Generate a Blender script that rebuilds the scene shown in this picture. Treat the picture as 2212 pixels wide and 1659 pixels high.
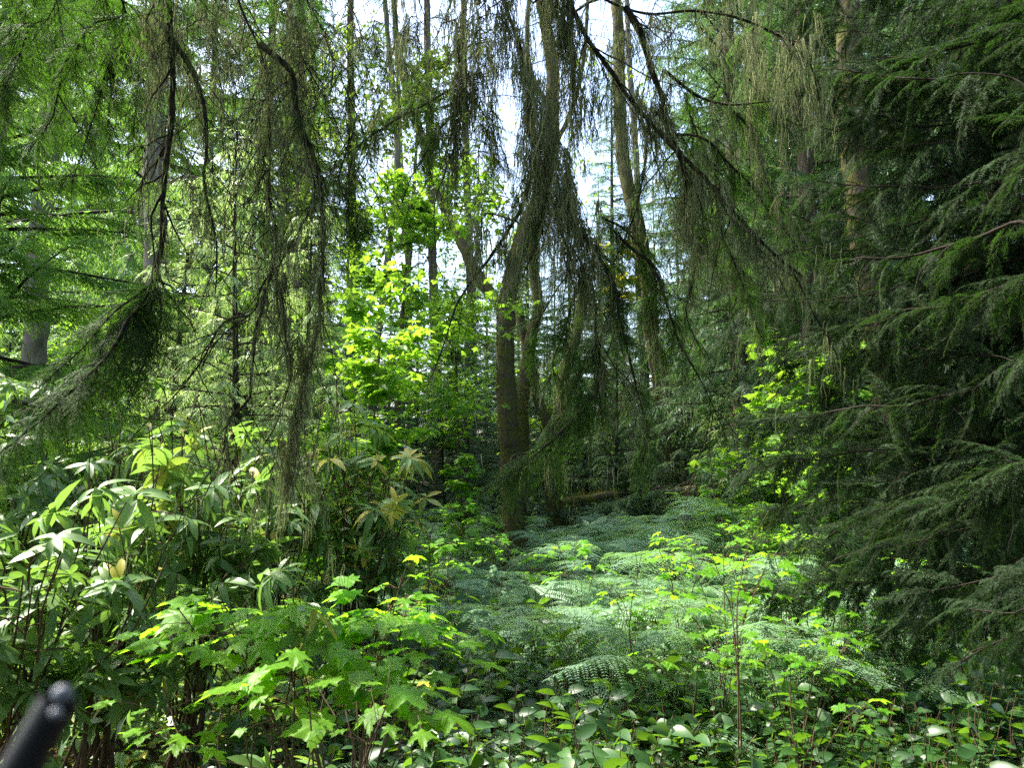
import bpy, math, random
import numpy as np
for _o in list(bpy.data.objects): bpy.data.objects.remove(_o)
SC = bpy.context.scene; COL = SC.collection
rad = math.radians
# ------------------------------------------------------------------ camera
FPX, CX, CY, PITCH, CAMH = 1671.0, 1106.0, 829.5, rad(5.85), 1.6
cam_d = bpy.data.cameras.new('camera'); cam = bpy.data.objects.new('camera', cam_d); COL.objects.link(cam)
cam.location = (0, 0, CAMH); cam.rotation_euler = (rad(90) + PITCH, 0, 0)
cam_d.sensor_width = 36; cam_d.lens = FPX / 2212 * 36; cam_d.clip_start = .02; cam_d.clip_end = 500
cam_d.dof.use_dof = True; cam_d.dof.focus_distance = 6.5; cam_d.dof.aperture_fstop = 9.0
SC.camera = cam
# ------------------------------------------------------------------ light
SUN_EL, SUN_AZ = rad(54), rad(-66)          # azimuth measured from +Y, negative = left
world = bpy.data.worlds.new('World'); SC.world = world; world.use_nodes = True
nt = world.node_tree; nt.nodes.clear()
sky = nt.nodes.new('ShaderNodeTexSky'); sky.sky_type = 'NISHITA'; sky.sun_disc = False
sky.sun_elevation = SUN_EL; sky.sun_rotation = SUN_AZ; sky.air_density = 1.0; sky.dust_density = 3.0; sky.ozone_density = 1.0
bg = nt.nodes.new('ShaderNodeBackground'); bg.inputs[1].default_value = .15
wo = nt.nodes.new('ShaderNodeOutputWorld'); nt.links.new(sky.outputs[0], bg.inputs[0]); nt.links.new(bg.outputs[0], wo.inputs[0])
sl = bpy.data.lights.new('sun', 'SUN'); sl.energy = 3.2; sl.angle = rad(.55); sl.color = (1, .94, .82)
so = bpy.data.objects.new('sun', sl); COL.objects.link(so)
so.rotation_euler = (-(rad(90) - SUN_EL), 0, -SUN_AZ)
SC.view_settings.view_transform = 'Standard'; SC.view_settings.look = 'None'
SC.view_settings.exposure = 2.35; SC.view_settings.gamma = 1; SC.view_settings.use_curve_mapping = False
cy = SC.cycles
cy.max_bounces = 7; cy.diffuse_bounces = 4; cy.glossy_bounces = 2; cy.transmission_bounces = 5; cy.transparent_max_bounces = 4
cy.use_denoising = False; cy.sample_clamp_indirect = 6; cy.caustics_reflective = False; cy.caustics_refractive = False
cy.use_adaptive_sampling = False

# ------------------------------------------------------------------ helpers
def at(px, py, d):
    """point at ground distance d in front of the camera, seen at the photo position (px, py)"""
    x = (px - CX) / FPX; z = (CY - py) / FPX
    y = math.cos(PITCH) - z * math.sin(PITCH); zz = math.sin(PITCH) + z * math.cos(PITCH)
    k = d / y
    return np.array([x * k, d, CAMH + zz * k])
def gx(px, d): return (px - CX) / FPX * d
def nrm(v):
    v = np.asarray(v, float); return v / (np.linalg.norm(v, axis=-1, keepdims=True) + 1e-9)

class G:
    def __init__(s): s.V = []; s.F = {}; s.A = []; s.n = 0
    def add(s, V, Fs, a):
        V = np.asarray(V, np.float32).reshape(-1, 3)
        s.V.append(V); s.A.append(np.broadcast_to(np.asarray(a, np.float32), (len(V),)))
        for F in Fs:
            F = np.asarray(F, np.int32)
            if len(F): s.F.setdefault(F.shape[1], []).append(F + s.n)
        s.n += len(V)
    def arrays(s):
        return np.concatenate(s.V), [np.concatenate(f) for f in s.F.values()], np.concatenate(s.A)
    def mesh(s, name, mat, smooth=False):
        V, Fs, A = s.arrays(); me = bpy.data.meshes.new(name)
        me.vertices.add(len(V)); me.vertices.foreach_set('co', V.ravel())
        nl = sum(f.size for f in Fs); npg = sum(len(f) for f in Fs)
        me.loops.add(nl); me.polygons.add(npg)
        me.loops.foreach_set('vertex_index', np.concatenate([f.ravel() for f in Fs]).astype(np.int32))
        tot = np.concatenate([np.full(len(f), f.shape[1], np.int32) for f in Fs])
        st = np.concatenate([[0], np.cumsum(tot)[:-1]]).astype(np.int32)
        me.polygons.foreach_set('loop_start', st)
        at_ = me.attributes.new('v', 'FLOAT', 'POINT'); at_.data.foreach_set('value', A.astype(np.float32))
        me.update(calc_edges=True)
        if smooth: me.polygons.foreach_set('use_smooth', np.ones(npg, bool))
        me.materials.append(mat); return me
    def build(s, name, mat, parent=None, smooth=False):
        o = bpy.data.objects.new(name, s.mesh(name, mat, smooth)); COL.objects.link(o)
        if parent is not None: o.parent = parent
        return o

def tag(o, label=None, cat=None, group=None, kind=None):
    if label: o['label'] = label
    if cat: o['category'] = cat
    if group: o['group'] = group
    if kind: o['kind'] = kind
    return o
def thing(name, label, cat, loc=(0, 0, 0), rz=0, group=None):
    o = bpy.data.objects.new(name, None); COL.objects.link(o); o.empty_display_size = .1
    o.location = loc; o.rotation_euler = (0, 0, rz); return tag(o, label, cat, group)
def dup(root, loc, rz=0, s=1, label=None, group=None):
    r = root.copy(); COL.objects.link(r); r.location = loc; r.rotation_euler = (0, 0, rz)
    r.scale = (s, s, s) if not hasattr(s, '__len__') else s
    if label: r['label'] = label
    if group: r['group'] = group
    for ch in list(root.children):
        c = ch.copy(); COL.objects.link(c); c.parent = r
        for g in list(ch.children):
            q = g.copy(); COL.objects.link(q); q.parent = c
    return r

def scatter(g, T, P, X, Z, S, var, jit=0.0, rng=None):
    """place template T at points P with its x along X and its z towards Z"""
    V, Fs, A = T; P = np.atleast_2d(P); N = len(P)
    X = nrm(np.broadcast_to(X, (N, 3))); Z = np.broadcast_to(Z, (N, 3))
    Y = nrm(np.cross(Z, X)); Z = np.cross(X, Y)
    S = np.broadcast_to(np.asarray(S, float), (N,))
    M = np.stack([X, Y, Z], 1) * S[:, None, None]
    W = np.einsum('nk,mkj->mnj', V, M) + P[:, None, :]
    n = len(V); a = (np.broadcast_to(np.asarray(var, float), (N,))[:, None] + A[None, :]).ravel()
    off = (np.arange(N) * n)[:, None, None]
    g.add(W.reshape(-1, 3), [(f[None] + off).reshape(-1, f.shape[1]) for f in Fs], a)

def spline(P, step=.04):
    P = np.asarray(P, float)
    if len(P) < 3:
        n = max(2, int(np.linalg.norm(P[-1] - P[0]) / step)); t = np.linspace(0, 1, n)[:, None]; return P[0] * (1 - t) + P[-1] * t
    Q = np.vstack([2 * P[0] - P[1], P, 2 * P[-1] - P[-2]]); out = []
    for i in range(1, len(Q) - 2):
        n = max(2, int(np.linalg.norm(Q[i + 1] - Q[i]) / step)); t = np.linspace(0, 1, n, endpoint=False)[:, None]
        a, b, c, d = Q[i - 1], Q[i], Q[i + 1], Q[i + 2]
        out.append(.5 * ((2 * b) + (c - a) * t + (2 * a - 5 * b + 4 * c - d) * t ** 2 + (-a + 3 * b - 3 * c + d) * t ** 3))
    out.append(P[-1:]); return np.concatenate(out)

def tube(g, P, r0, r1, k=6, rough=0.0, rng=None, var=.5, pw=1.0, flare=0.0):
    P = np.asarray(P, float); n = len(P)
    T = nrm(np.gradient(P, axis=0)); ref = np.array([.31, .17, .93]) if abs(T[0][2]) < .9 else np.array([1., .1, 0])
    U = nrm(np.cross(T, ref)); W = np.cross(T, U)
    t = np.linspace(0, 1, n); r = r0 + (r1 - r0) * t ** pw
    if flare: r = r * (1 + flare * np.exp(-t * n / max(2., n * .03)))
    a = np.arange(k) / k * 2 * math.pi
    R = r[:, None] * np.ones(k)[None]
    if rough and rng is not None:
        q = rng.normal(0, 1, (n, k)); q = (q + np.roll(q, 1, 0) + np.roll(q, 1, 1)) / 2; R = R * (1 + rough * q)
    V = P[:, None] + R[..., None] * (np.cos(a)[None, :, None] * U[:, None] + np.sin(a)[None, :, None] * W[:, None])
    i = np.arange(n - 1)[:, None] * k; j = np.arange(k)[None]; j2 = (j + 1) % k
    F = np.stack([i + j, i + j2, i + k + j2, i + k + j], -1).reshape(-1, 4)
    g.add(V.reshape(-1, 3), [F], var)

def wobble(P, amp, rng):
    n = len(P); k = max(3, n // 5 + 2)
    w = np.stack([np.interp(np.linspace(0, 1, n), np.linspace(0, 1, k), rng.normal(0, amp, k)) for _ in range(3)], 1)
    w *= np.minimum(1, np.linspace(0, 6, n))[:, None]; return P + w

def drooper(p, d, L, droop, rng, n=8, wob=.15):
    """a twig starting at p in direction d, bending down by droop and wandering"""
    d = nrm(d); out = [p]; st = L / (n - 1)
    for i in range(n - 1):
        d = nrm(d + np.array([0, 0, -droop / n]) + rng.normal(0, wob / math.sqrt(n), 3)); out.append(out[-1] + d * st)
    return np.array(out)

# ------------------------------------------------------------------ materials
def mat_new(name):
    m = bpy.data.materials.new(name); m.use_nodes = True; n = m.node_tree.nodes; n.clear(); return m, n, m.node_tree.links
def leaf_mat(name, c0, c1, tr, tf=.45, rough=.5, spec=.4, c2=None):
    """c0..c1 colour by leaf, tr light passing through it, tf its share"""
    m, n, l = mat_new(name)
    out = n.new('ShaderNodeOutputMaterial'); mx = n.new('ShaderNodeMixShader'); p = n.new('ShaderNodeBsdfPrincipled'); t = n.new('ShaderNodeBsdfTranslucent')
    a = n.new('ShaderNodeAttribute'); a.attribute_name = 'v'; oi = n.new('ShaderNodeObjectInfo')
    mu = n.new('ShaderNodeMath'); mu.operation = 'MULTIPLY_ADD'; mu.inputs[1].default_value = .3; l.new(oi.outputs['Random'], mu.inputs[0]); l.new(a.outputs['Fac'], mu.inputs[2])
    cr = n.new('ShaderNodeValToRGB'); e = cr.color_ramp.elements
    e[0].position = .05; e[0].color = (*c0, 1); e[1].position = .95; e[1].color = (*c1, 1)
    if c2: q = e.new(1.0); q.color = (*c2, 1); e[1].position = .93
    l.new(mu.outputs[0], cr.inputs[0]); l.new(cr.outputs[0], p.inputs['Base Color'])
    mc = n.new('ShaderNodeMix'); mc.data_type = 'RGBA'; mc.blend_type = 'MIX'; mc.inputs[0].default_value = .75
    l.new(cr.outputs[0], mc.inputs[6]); mc.inputs[7].default_value = (*tr, 1); l.new(mc.outputs[2], t.inputs[0])
    p.inputs['Roughness'].default_value = rough; p.inputs['Specular IOR Level'].default_value = spec
    mx.inputs[0].default_value = tf; l.new(p.outputs[0], mx.inputs[1]); l.new(t.outputs[0], mx.inputs[2]); l.new(mx.outputs[0], out.inputs[0]); return m
def bark_mat(name, c0, c1, moss=None, amt=.5, scale=6, bump=.6, stretch=.25):
    m, n, l = mat_new(name)
    out = n.new('ShaderNodeOutputMaterial'); p = n.new('ShaderNodeBsdfPrincipled'); p.inputs['Roughness'].default_value = .9; p.inputs['Specular IOR Level'].default_value = .15
    tc = n.new('ShaderNodeTexCoord'); mp = n.new('ShaderNodeMapping'); mp.inputs['Scale'].default_value = (1, 1, stretch); l.new(tc.outputs['Object'], mp.inputs[0])
    no = n.new('ShaderNodeTexNoise'); no.inputs['Scale'].default_value = scale * 3; no.inputs['Detail'].default_value = 8; no.inputs['Roughness'].default_value = .7; l.new(mp.outputs[0], no.inputs[0])
    cr = n.new('ShaderNodeValToRGB'); e = cr.color_ramp.elements; e[0].position = .35; e[0].color = (*c0, 1); e[1].position = .68; e[1].color = (*c1, 1); l.new(no.outputs[0], cr.inputs[0])
    col = cr.outputs[0]
    if moss:
        n2 = n.new('ShaderNodeTexNoise'); n2.inputs['Scale'].default_value = scale; n2.inputs['Detail'].default_value = 9; n2.inputs['Roughness'].default_value = .75; l.new(tc.outputs['Object'], n2.inputs[0])
        c2 = n.new('ShaderNodeValToRGB'); q = c2.color_ramp.elements; q[0].position = .62 - amt * .3; q[0].color = (0, 0, 0, 1); q[1].position = .72 - amt * .3; q[1].color = (1, 1, 1, 1); l.new(n2.outputs[0], c2.inputs[0])
        mx = n.new('ShaderNodeMix'); mx.data_type = 'RGBA'; l.new(c2.outputs[0], mx.inputs[0]); l.new(col, mx.inputs[6]); mx.inputs[7].default_value = (*moss, 1); col = mx.outputs[2]
    l.new(col, p.inputs['Base Color'])
    b = n.new('ShaderNodeBump'); b.inputs['Strength'].default_value = bump; b.inputs['Distance'].default_value = .03; l.new(no.outputs[0], b.inputs['Height']); l.new(b.outputs[0], p.inputs['Normal'])
    l.new(p.outputs[0], out.inputs[0]); return m

M = {}
M['needle_near'] = leaf_mat('near_needles', (.018, .05, .008), (.045, .11, .016), (.14, .34, .02), .45, .55, .18)
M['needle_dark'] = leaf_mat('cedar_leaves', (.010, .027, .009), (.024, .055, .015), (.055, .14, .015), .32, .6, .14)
M['hem_mid'] = leaf_mat('hemlock_leaves', (.05, .13, .03), (.11, .22, .045), (.24, .46, .05), .5, .5, .25)
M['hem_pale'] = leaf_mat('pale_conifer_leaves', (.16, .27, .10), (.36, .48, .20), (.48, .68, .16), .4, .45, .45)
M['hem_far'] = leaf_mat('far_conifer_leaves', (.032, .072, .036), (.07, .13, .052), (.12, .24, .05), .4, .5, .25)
M['maple'] = leaf_mat('maple_leaves', (.08, .20, .03), (.15, .30, .03), (.34, .60, .03), .58, .45, .35)
M['maple_near'] = leaf_mat('maple_near_leaves', (.09, .26, .015), (.16, .36, .02), (.36, .74, .02), .6, .45, .35)
M['alder'] = leaf_mat('alder_leaves', (.06, .14, .03), (.14, .24, .04), (.28, .44, .04), .5, .5, .4, (.4, .38, .03))
M['yellow'] = leaf_mat('yellow_leaves', (.35, .36, .03), (.5, .45, .04), (.6, .55, .03), .5, .5, .4)
M['rhodo'] = leaf_mat('rhododendron_leaves', (.07, .15, .04), (.17, .29, .08), (.24, .44, .05), .38, .42, .45, (.4, .36, .04))
M['salal'] = leaf_mat('salal_leaves', (.012, .042, .014), (.045, .115, .025), (.22, .46, .015), .33, .40, .45)
M['fern'] = leaf_mat('bracken_fronds', (.11, .22, .12), (.22, .36, .20), (.24, .46, .07), .4, .5, .35, (.2, .33, .05))
M['sword'] = leaf_mat('sword_fern_fronds', (.03, .07, .03), (.07, .14, .045), (.16, .28, .03), .3, .38, .5)
M['dry'] = leaf_mat('dead_leaves', (.10, .05, .025), (.30, .17, .08), (.3, .15, .05), .2, .7, .2)
M['lichen'] = leaf_mat('hanging_lichen', (.07, .08, .03), (.27, .30, .16), (.26, .30, .12), .35, .9, .05)
M['moss'] = leaf_mat('moss_tufts', (.07, .08, .01), (.16, .16, .025), (.18, .20, .02), .3, .9, .1)
M['twig'] = bark_mat('twig_bark', (.015, .012, .009), (.045, .036, .026), None, .5, 20, .3, 1)
M['twig_mossy'] = bark_mat('mossy_twig_bark', (.010, .008, .006), (.03, .025, .018), (.075, .08, .025), .45, 14, .4, 1)
M['stem'] = bark_mat('shrub_stem_bark', (.05, .035, .02), (.15, .10, .06), None, 0, 12, .2)
M['bark'] = bark_mat('brown_bark', (.045, .032, .022), (.19, .145, .105), (.13, .13, .04), .35, 3, 1.0)
M['bark_moss'] = bark_mat('mossy_bark', (.025, .02, .014), (.115, .092, .066), (.075, .075, .018), .6, 7, 1.0, .6)
M['bark_pale'] = bark_mat('pale_bark', (.07, .06, .05), (.24, .21, .18), (.12, .13, .05), .3, 3, .8)

# ------------------------------------------------------------------ leaf templates
def quadleaf(L, w, tip=.55, z=0, fold=.0):
    return (np.array([[0, 0, 0], [L * tip, w / 2, fold * w], [L, 0, z], [L * tip, -w / 2, fold * w]], float), [np.array([[0, 1, 2, 3]])], np.zeros(4))
def ovalleaf(L=1, w=.36, droop=.15, fold=.12, wide=.5, ns=5, twist=0.):
    ts = np.linspace(0, 1, ns + 1); V = []; F = []; T3 = []
    V.append([0, 0, 0])
    for t in ts[1:-1]:
        ww = w / 2 * (math.sin(math.pi * t ** (math.log(.5) / math.log(wide))) ** .8); zc = -droop * t * t * L
        V += [[t * L, ww, zc + fold * ww], [t * L, 0, zc], [t * L, -ww, zc + fold * ww - twist * ww]]
    V.append([L, 0, -droop * L * 1.05]); m = len(V) - 1
    T3 += [[0, 2, 1], [0, 3, 2]]
    for i in range(ns - 2):
        a = 1 + 3 * i; F += [[a, a + 1, a + 4, a + 3], [a + 1, a + 2, a + 5, a + 4]]
    a = 1 + 3 * (ns - 2); T3 += [[a, a + 1, m], [a + 1, a + 2, m]]
    return (np.array(V, float), [np.array(T3)] + ([np.array(F)] if F else []), np.zeros(len(V)))
def lobedleaf(rng, n_lobes=5, teeth=2, droop=.18, depth=.42):
    """maple-like blade, stalk at origin, blade centre at x=.45, about 1 long"""
    out = []; c = np.array([.36, 0, 0])
    angs = np.linspace(-2.35, 2.35, n_lobes)
    lens = np.array([.40, .55, .64, .55, .40]) if n_lobes == 5 else np.array([.45, .64, .45])
    pts = [(-math.pi + .35, .3)]
    for i, (a, L) in enumerate(zip(angs, lens)):
        half = (angs[1] - angs[0]) / 2
        if teeth:
            pts += [(a - half * .55, L * .66), (a - half * .36, L * .68), (a - half * .28, L * .84), (a - half * .12, L * .84)]
        else: pts += [(a - half * .4, L * .78)]
        pts += [(a, L)]
        if teeth: pts += [(a + half * .12, L * .84), (a + half * .28, L * .84), (a + half * .36, L * .68), (a + half * .55, L * .66)]
        else: pts += [(a + half * .4, L * .78)]
        if i < n_lobes - 1: pts += [(a + half, L * (1 - depth) * .9)]
    pts += [(math.pi - .35, .3)]
    V = [c] + [c + np.array([math.cos(a) * r, math.sin(a) * r, -droop * r * r * 1.6 + .03 * math.sin(7 * a)]) for a, r in pts] + [np.array([.02, 0, 0])]
    m = len(V) - 1; F = [[0, i, i + 1] for i in range(1, m)] + [[0, m, 1]]
    V = np.array(V); return (V, [np.array(F)], np.zeros(len(V)))

def merge(parts):
    g = G()
    for V, Fs, A in parts: g.add(V, Fs, A)
    V, Fs, A = g.arrays(); return (V.astype(float), Fs, A.astype(float))
def needle_twig(rng, L=.14, sp=.0062, nl=.017, nw=.0048, droop=.2):
    n = int(L / sp); t = np.linspace(.02, 1, n); g = G()
    for s in (1, -1):
        P = np.stack([t * L, 0 * t, -droop * L * t * t], 1)
        ang = np.radians(62 + rng.normal(0, 9, n)) * s; el = rng.normal(.12, .22, n)
        X = np.stack([np.cos(ang), np.sin(ang), el], 1); Zv = np.stack([rng.normal(0, .3, n), rng.normal(0, .3, n), np.ones(n)], 1)
        ll = nl * (rng.uniform(.7, 1.1, n)) * np.where(t > .9, .7, 1)
        T = (np.array([[0, -.45 * nw / nl, 0], [1, 0, 0], [.25, .5 * nw / nl, 0]]), [np.array([[0, 1, 2]])], np.zeros(3))
        scatter(g, T, P, X, Zv, ll, rng.uniform(-.12, .12, n))
    V, Fs, A = g.arrays(); return (V.astype(float), Fs, A.astype(float))
def bough(rng, L=.42, tw=None, n=26, maxs=.13, droop=.45, sp=1.0, order2=True):
    """flat conifer bough along x: returns (needles template, wood template)"""
    gn, gw = G(), G(); t = np.linspace(.06, .98, n)
    ax = np.stack([t * L, .02 * L * np.sin(t * 7 + rng.uniform(0, 6)), -droop * L * t ** 2], 1)
    tube(gw, spline(np.vstack([[0, 0, 0], ax]), L / 8), .0022 * L / .4 + .001, .0008, 3)
    for i, (tt, p) in enumerate(zip(t, ax)):
        for s in ((1, -1) if rng.random() < .55 else ((1,) if i % 2 else (-1,))):
            ln = maxs * (1 - tt) ** .6 * (.55 + .45 * min(1, tt * 4)) * rng.uniform(.7, 1.15) + .02
            ang = s * rad(48 + rng.normal(0, 8)); d = np.array([math.cos(ang), math.sin(ang), -droop * 1.3 * tt + rng.normal(-.1, .12)])
            T = tw[rng.integers(len(tw))]
            scatter(gn, T, [p], [d], [[rng.normal(0, .2), rng.normal(0, .2), 1]], [ln / .14 * sp], [rng.uniform(-.1, .1)])
            tube(gw, np.array([p, p + nrm(d) * ln * .95 + [0, 0, -.015 * ln / .1]]), .0011, .0006, 3)
    T = tw[rng.integers(len(tw))]; scatter(gn, T, [ax[-1]], [ax[-1] - ax[-3]], [[0, 0, 1]], [.5], [.1])
    a = gn.arrays(); b = gw.arrays()
    return (a[0].astype(float), a[1], a[2].astype(float)), (b[0].astype(float), b[1], b[2].astype(float))
def feather(rng, L=.35, pairs=12, ll=.09, lw=.016, droop=.4, curl=.4):
    """a whole twig for trees further off: leaflets stand for needle-clad side twigs"""
    parts = []; t = np.linspace(.04, 1, pairs); g = G()
    for s in (1, -1):
        P = np.stack([t * L, 0 * t, -droop * L * t * t], 1); n = pairs
        ang = np.radians(50 + rng.normal(0, 9, n)) * s
        X = np.stack([np.cos(ang), np.sin(ang), -curl * rng.uniform(.3, 1.2, n) - droop * t], 1)
        sz = ll * (1 - .75 * t) * rng.uniform(.75, 1.2, n) + .02
        T = (np.array([[0, 0, 0], [.45, .5 * lw / ll, 0], [1, 0, -.08], [.45, -.5 * lw / ll, 0]]), [np.array([[0, 1, 2, 3]])], np.zeros(4))
        scatter(g, T, P, X, np.stack([rng.normal(0, .35, n), rng.normal(0, .35, n), np.ones(n)], 1), sz, rng.uniform(-.15, .15, n))
    T = (np.array([[0, 0, 0], [.5, .1, 0], [1, 0, 0], [.5, -.1, 0]]), [np.array([[0, 1, 2, 3]])], np.zeros(4))
    scatter(g, T, [[L * .95, 0, -droop * L * .9]], [[1, 0, -droop * 1.8]], [[0, 0, 1]], [ll * .5], [.1])
    V, Fs, A = g.arrays(); return (V.astype(float), Fs, A.astype(float))
def strands(g, P, L, rng, w=.0022, seg=5, lean=.12, var=None):
    """threads of lichen hanging from the points P"""
    P = np.atleast_2d(P); N = len(P); L = np.broadcast_to(L, (N,)) * rng.uniform(.35, 1.15, N)
    t = np.linspace(0, 1, seg + 1); base = rng.normal(0, lean, (N, 2))
    wob = np.cumsum(rng.normal(0, .05, (N, seg + 1, 2)), 1); wob[:, 0] = 0
    C = np.zeros((N, seg + 1, 3)); C[..., :2] = P[:, None, :2] + (base[:, None] * t[None, :, None] ** .7 + wob) * L[:, None, None] * .6
    C[..., 2] = P[:, None, 2] - t[None] * L[:, None]
    th = rng.uniform(0, math.pi, N); side = np.stack([np.cos(th), np.sin(th), 0 * th], 1)
    ww = w * rng.uniform(.5, 1.6, N)[:, None] * (1 - .8 * t[None])
    A_ = C + side[:, None] * ww[..., None]; B_ = C - side[:, None] * ww[..., None]
    V = np.stack([A_, B_], 2).reshape(-1, 3); k = 2 * (seg + 1)
    i = np.arange(seg)[None] * 2 + (np.arange(N) * k)[:, None]; F = np.stack([i, i + 1, i + 3, i + 2], -1).reshape(-1, 4)
    v = rng.uniform(0, 1, N) if var is None else np.clip(var + rng.normal(0, .2, N), 0, 1)
    g.add(V, [F], np.repeat(v, k))

R0 = np.random.default_rng(7)
TW = [needle_twig(R0, droop=d) for d in (.1, .25, .4, .2)]
TWC = [needle_twig(R0, sp=.0125, nl=.026, nw=.0135, droop=d) for d in (.15, .35, .5)]     # scaly cedar twigs
BG = [bough(R0, .42, TW, 20, .13, dr) for dr in (.25, .45, .7, .5)]
BC = [bough(R0, .42, TWC, 20, .12, dr) for dr in (.35, .6, .85)]
FE_MID = [feather(R0, .36, 14, .10, .015, d, c) for d, c in ((.3, .3), (.5, .4), (.7, .5))]
FE_PALE = [feather(R0, .30, 15, .075, .013, d, c) for d, c in ((.6, .5), (.9, .7), (.7, .6))]
FE_FAR = [feather(R0, .55, 9, .18, .042, d, c) for d, c in ((.3, .3), (.5, .5), (.7, .5))]
MAPLE = [lobedleaf(R0, 5, 2, d) for d in (.15, .3, .4)]
MAPLE3 = [lobedleaf(R0, 3, 2, d, .3) for d in (.15, .3)]
MAPLE_LO = [lobedleaf(R0, 5, 0, d) for d in (.2, .4)]
OVAL_LO = [quadleaf(1, .6, .5, -.15, .1), quadleaf(1, .5, .45, -.3, .15)]

def T_(n, f):
    return f
# ------------------------------------------------------------------ the ground
gr = np.random.default_rng(3)
def build_ground():
    g = G(); xs = np.concatenate([-np.geomspace(150, 12, 14), np.linspace(-11, 11, 110), np.geomspace(12, 150, 14)])
    ys = np.concatenate([-np.geomspace(40, 3, 8), np.linspace(-2.5, 16, 95), np.geomspace(17, 220, 16)])
    X, Y = np.meshgrid(xs, ys); Z = ground_z(X, Y); n, m = X.shape
    V = np.stack([X, Y, Z], -1).reshape(-1, 3); i = np.arange(n - 1)[:, None] * m + np.arange(m - 1)[None]
    F = np.stack([i, i + 1, i + m + 1, i + m], -1).reshape(-1, 4); g.add(V, [F], .5)
    m_, nn, l = mat_new('forest_floor')
    out = nn.new('ShaderNodeOutputMaterial'); p = nn.new('ShaderNodeBsdfPrincipled'); p.inputs['Roughness'].default_value = .95; p.inputs['Specular IOR Level'].default_value = .1
    tc = nn.new('ShaderNodeTexCoord'); no = nn.new('ShaderNodeTexNoise'); no.inputs['Scale'].default_value = 9; no.inputs['Detail'].default_value = 12; no.inputs['Roughness'].default_value = .75; l.new(tc.outputs['Object'], no.inputs[0])
    cr = nn.new('ShaderNodeValToRGB'); e = cr.color_ramp.elements; e[0].position = .35; e[0].color = (.025, .016, .01, 1); e[1].position = .65; e[1].color = (.12, .075, .045, 1); l.new(no.outputs[0], cr.inputs[0])
    n2 = nn.new('ShaderNodeTexNoise'); n2.inputs['Scale'].default_value = 1.6; n2.inputs['Detail'].default_value = 8; n2.inputs['Roughness'].default_value = .7; l.new(tc.outputs['Object'], n2.inputs[0])
    c2 = nn.new('ShaderNodeValToRGB'); q = c2.color_ramp.elements; q[0].position = .48; q[0].color = (0, 0, 0, 1); q[1].position = .58; q[1].color = (1, 1, 1, 1); l.new(n2.outputs[0], c2.inputs[0])
    mx = nn.new('ShaderNodeMix'); mx.data_type = 'RGBA'; l.new(c2.outputs[0], mx.inputs[0]); l.new(cr.outputs[0], mx.inputs[6]); mx.inputs[7].default_value = (.045, .055, .012, 1); l.new(mx.outputs[2], p.inputs['Base Color'])
    b = nn.new('ShaderNodeBump'); b.inputs['Distance'].default_value = .06; l.new(no.outputs[0], b.inputs['Height']); l.new(b.outputs[0], p.inputs['Normal']); l.new(p.outputs[0], out.inputs[0])
    tag(g.build('ground', m_, smooth=True), 'dark forest floor of soil, moss and fallen needles under all the plants', kind='structure')
def ground_z(X, Y):
    return (.05 * np.sin(X * 1.3 + 1) * np.cos(Y * 1.1) + .03 * np.sin(X * 3.1 + Y * 2.3) + .02 * np.sin(X * 7.3 - Y * 5.1)
            + .22 * np.exp(-((X - 3.2) / 2.2) ** 2 - ((Y - 11.5) / 2.5) ** 2) - .05)
def gz(x, y): return float(ground_z(np.array(x), np.array(y)))
build_ground()

# ------------------------------------------------------------------ tree builders
def rot2(v, a): c, s = math.cos(a), math.sin(a); return np.array([v[0] * c - v[1] * s, v[0] * s + v[1] * c, v[2]])
def conifer_parts(seed, H, Rb, tr, z0, nb, feathers, fm, bm, fsize=1.0, dens=9, droop=.5, lean=(0, 0), bare=0):
    """trunk and crown meshes; nb branches from z0 up, Rb reach of the lowest"""
    rng = np.random.default_rng(seed); gt, gl, gb = G(), G(), G()
    P = np.array([[lean[0] * t + .06 * math.sin(t * 5 + seed), lean[1] * t, H * t] for t in np.linspace(0, 1, 30)])
    tube(gt, P, tr, tr * .08, 12, .06, rng, flare=.5)
    for i in range(nb):
        f = (i + rng.random()) / nb; z = z0 + (H - z0) * f ** 1.15; az = i * 2.399 + rng.normal(0, .5)
        c = np.array([np.interp(z, P[:, 2], P[:, 0]), np.interp(z, P[:, 2], P[:, 1]), z])
        L = Rb * (1 - f) ** .75 * rng.uniform(.6, 1.15) + .25; el = rng.normal(.25, .15) * (1 if f > .3 else .2) + .25 * f
        d = np.array([math.cos(az), math.sin(az), el]); B = drooper(c, d, L, droop * rng.uniform(.7, 1.4), rng, 9, .18)
        tube(gb, B, .012 + .012 * L / 2 * (tr / .15), .003, 4)
        if i < bare: continue
        n = max(4, int(L * dens)); t = np.sort(rng.uniform(.12, 1, n)) * 8; k = np.minimum(t.astype(int), 7); fr = (t - k)[:, None]
        Q = B[k] * (1 - fr) + B[k + 1] * fr; D = nrm(B[k + 1] - B[k]); s = np.where(np.arange(n) % 2, 1, -1) * np.radians(rng.uniform(20, 75, n))
        X = np.stack([D[:, 0] * np.cos(s) - D[:, 1] * np.sin(s), D[:, 0] * np.sin(s) + D[:, 1] * np.cos(s), D[:, 2] - rng.uniform(.0, .35, n)], 1)
        Z = np.stack([rng.normal(0, .3, n), rng.normal(0, .3, n), np.ones(n)], 1)
        sz = fsize * (.6 + .6 * (1 - t / 8)) * rng.uniform(.7, 1.25, n); base = rng.uniform(.15, .6)
        pick = rng.integers(0, len(feathers), n)
        for q in range(len(feathers)):
            m = pick == q
            if m.any(): scatter(gl, feathers[q], Q[m], X[m], Z[m], sz[m], base + rng.uniform(-.1, .2, m.sum()))
    return gt, gb, gl
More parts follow.
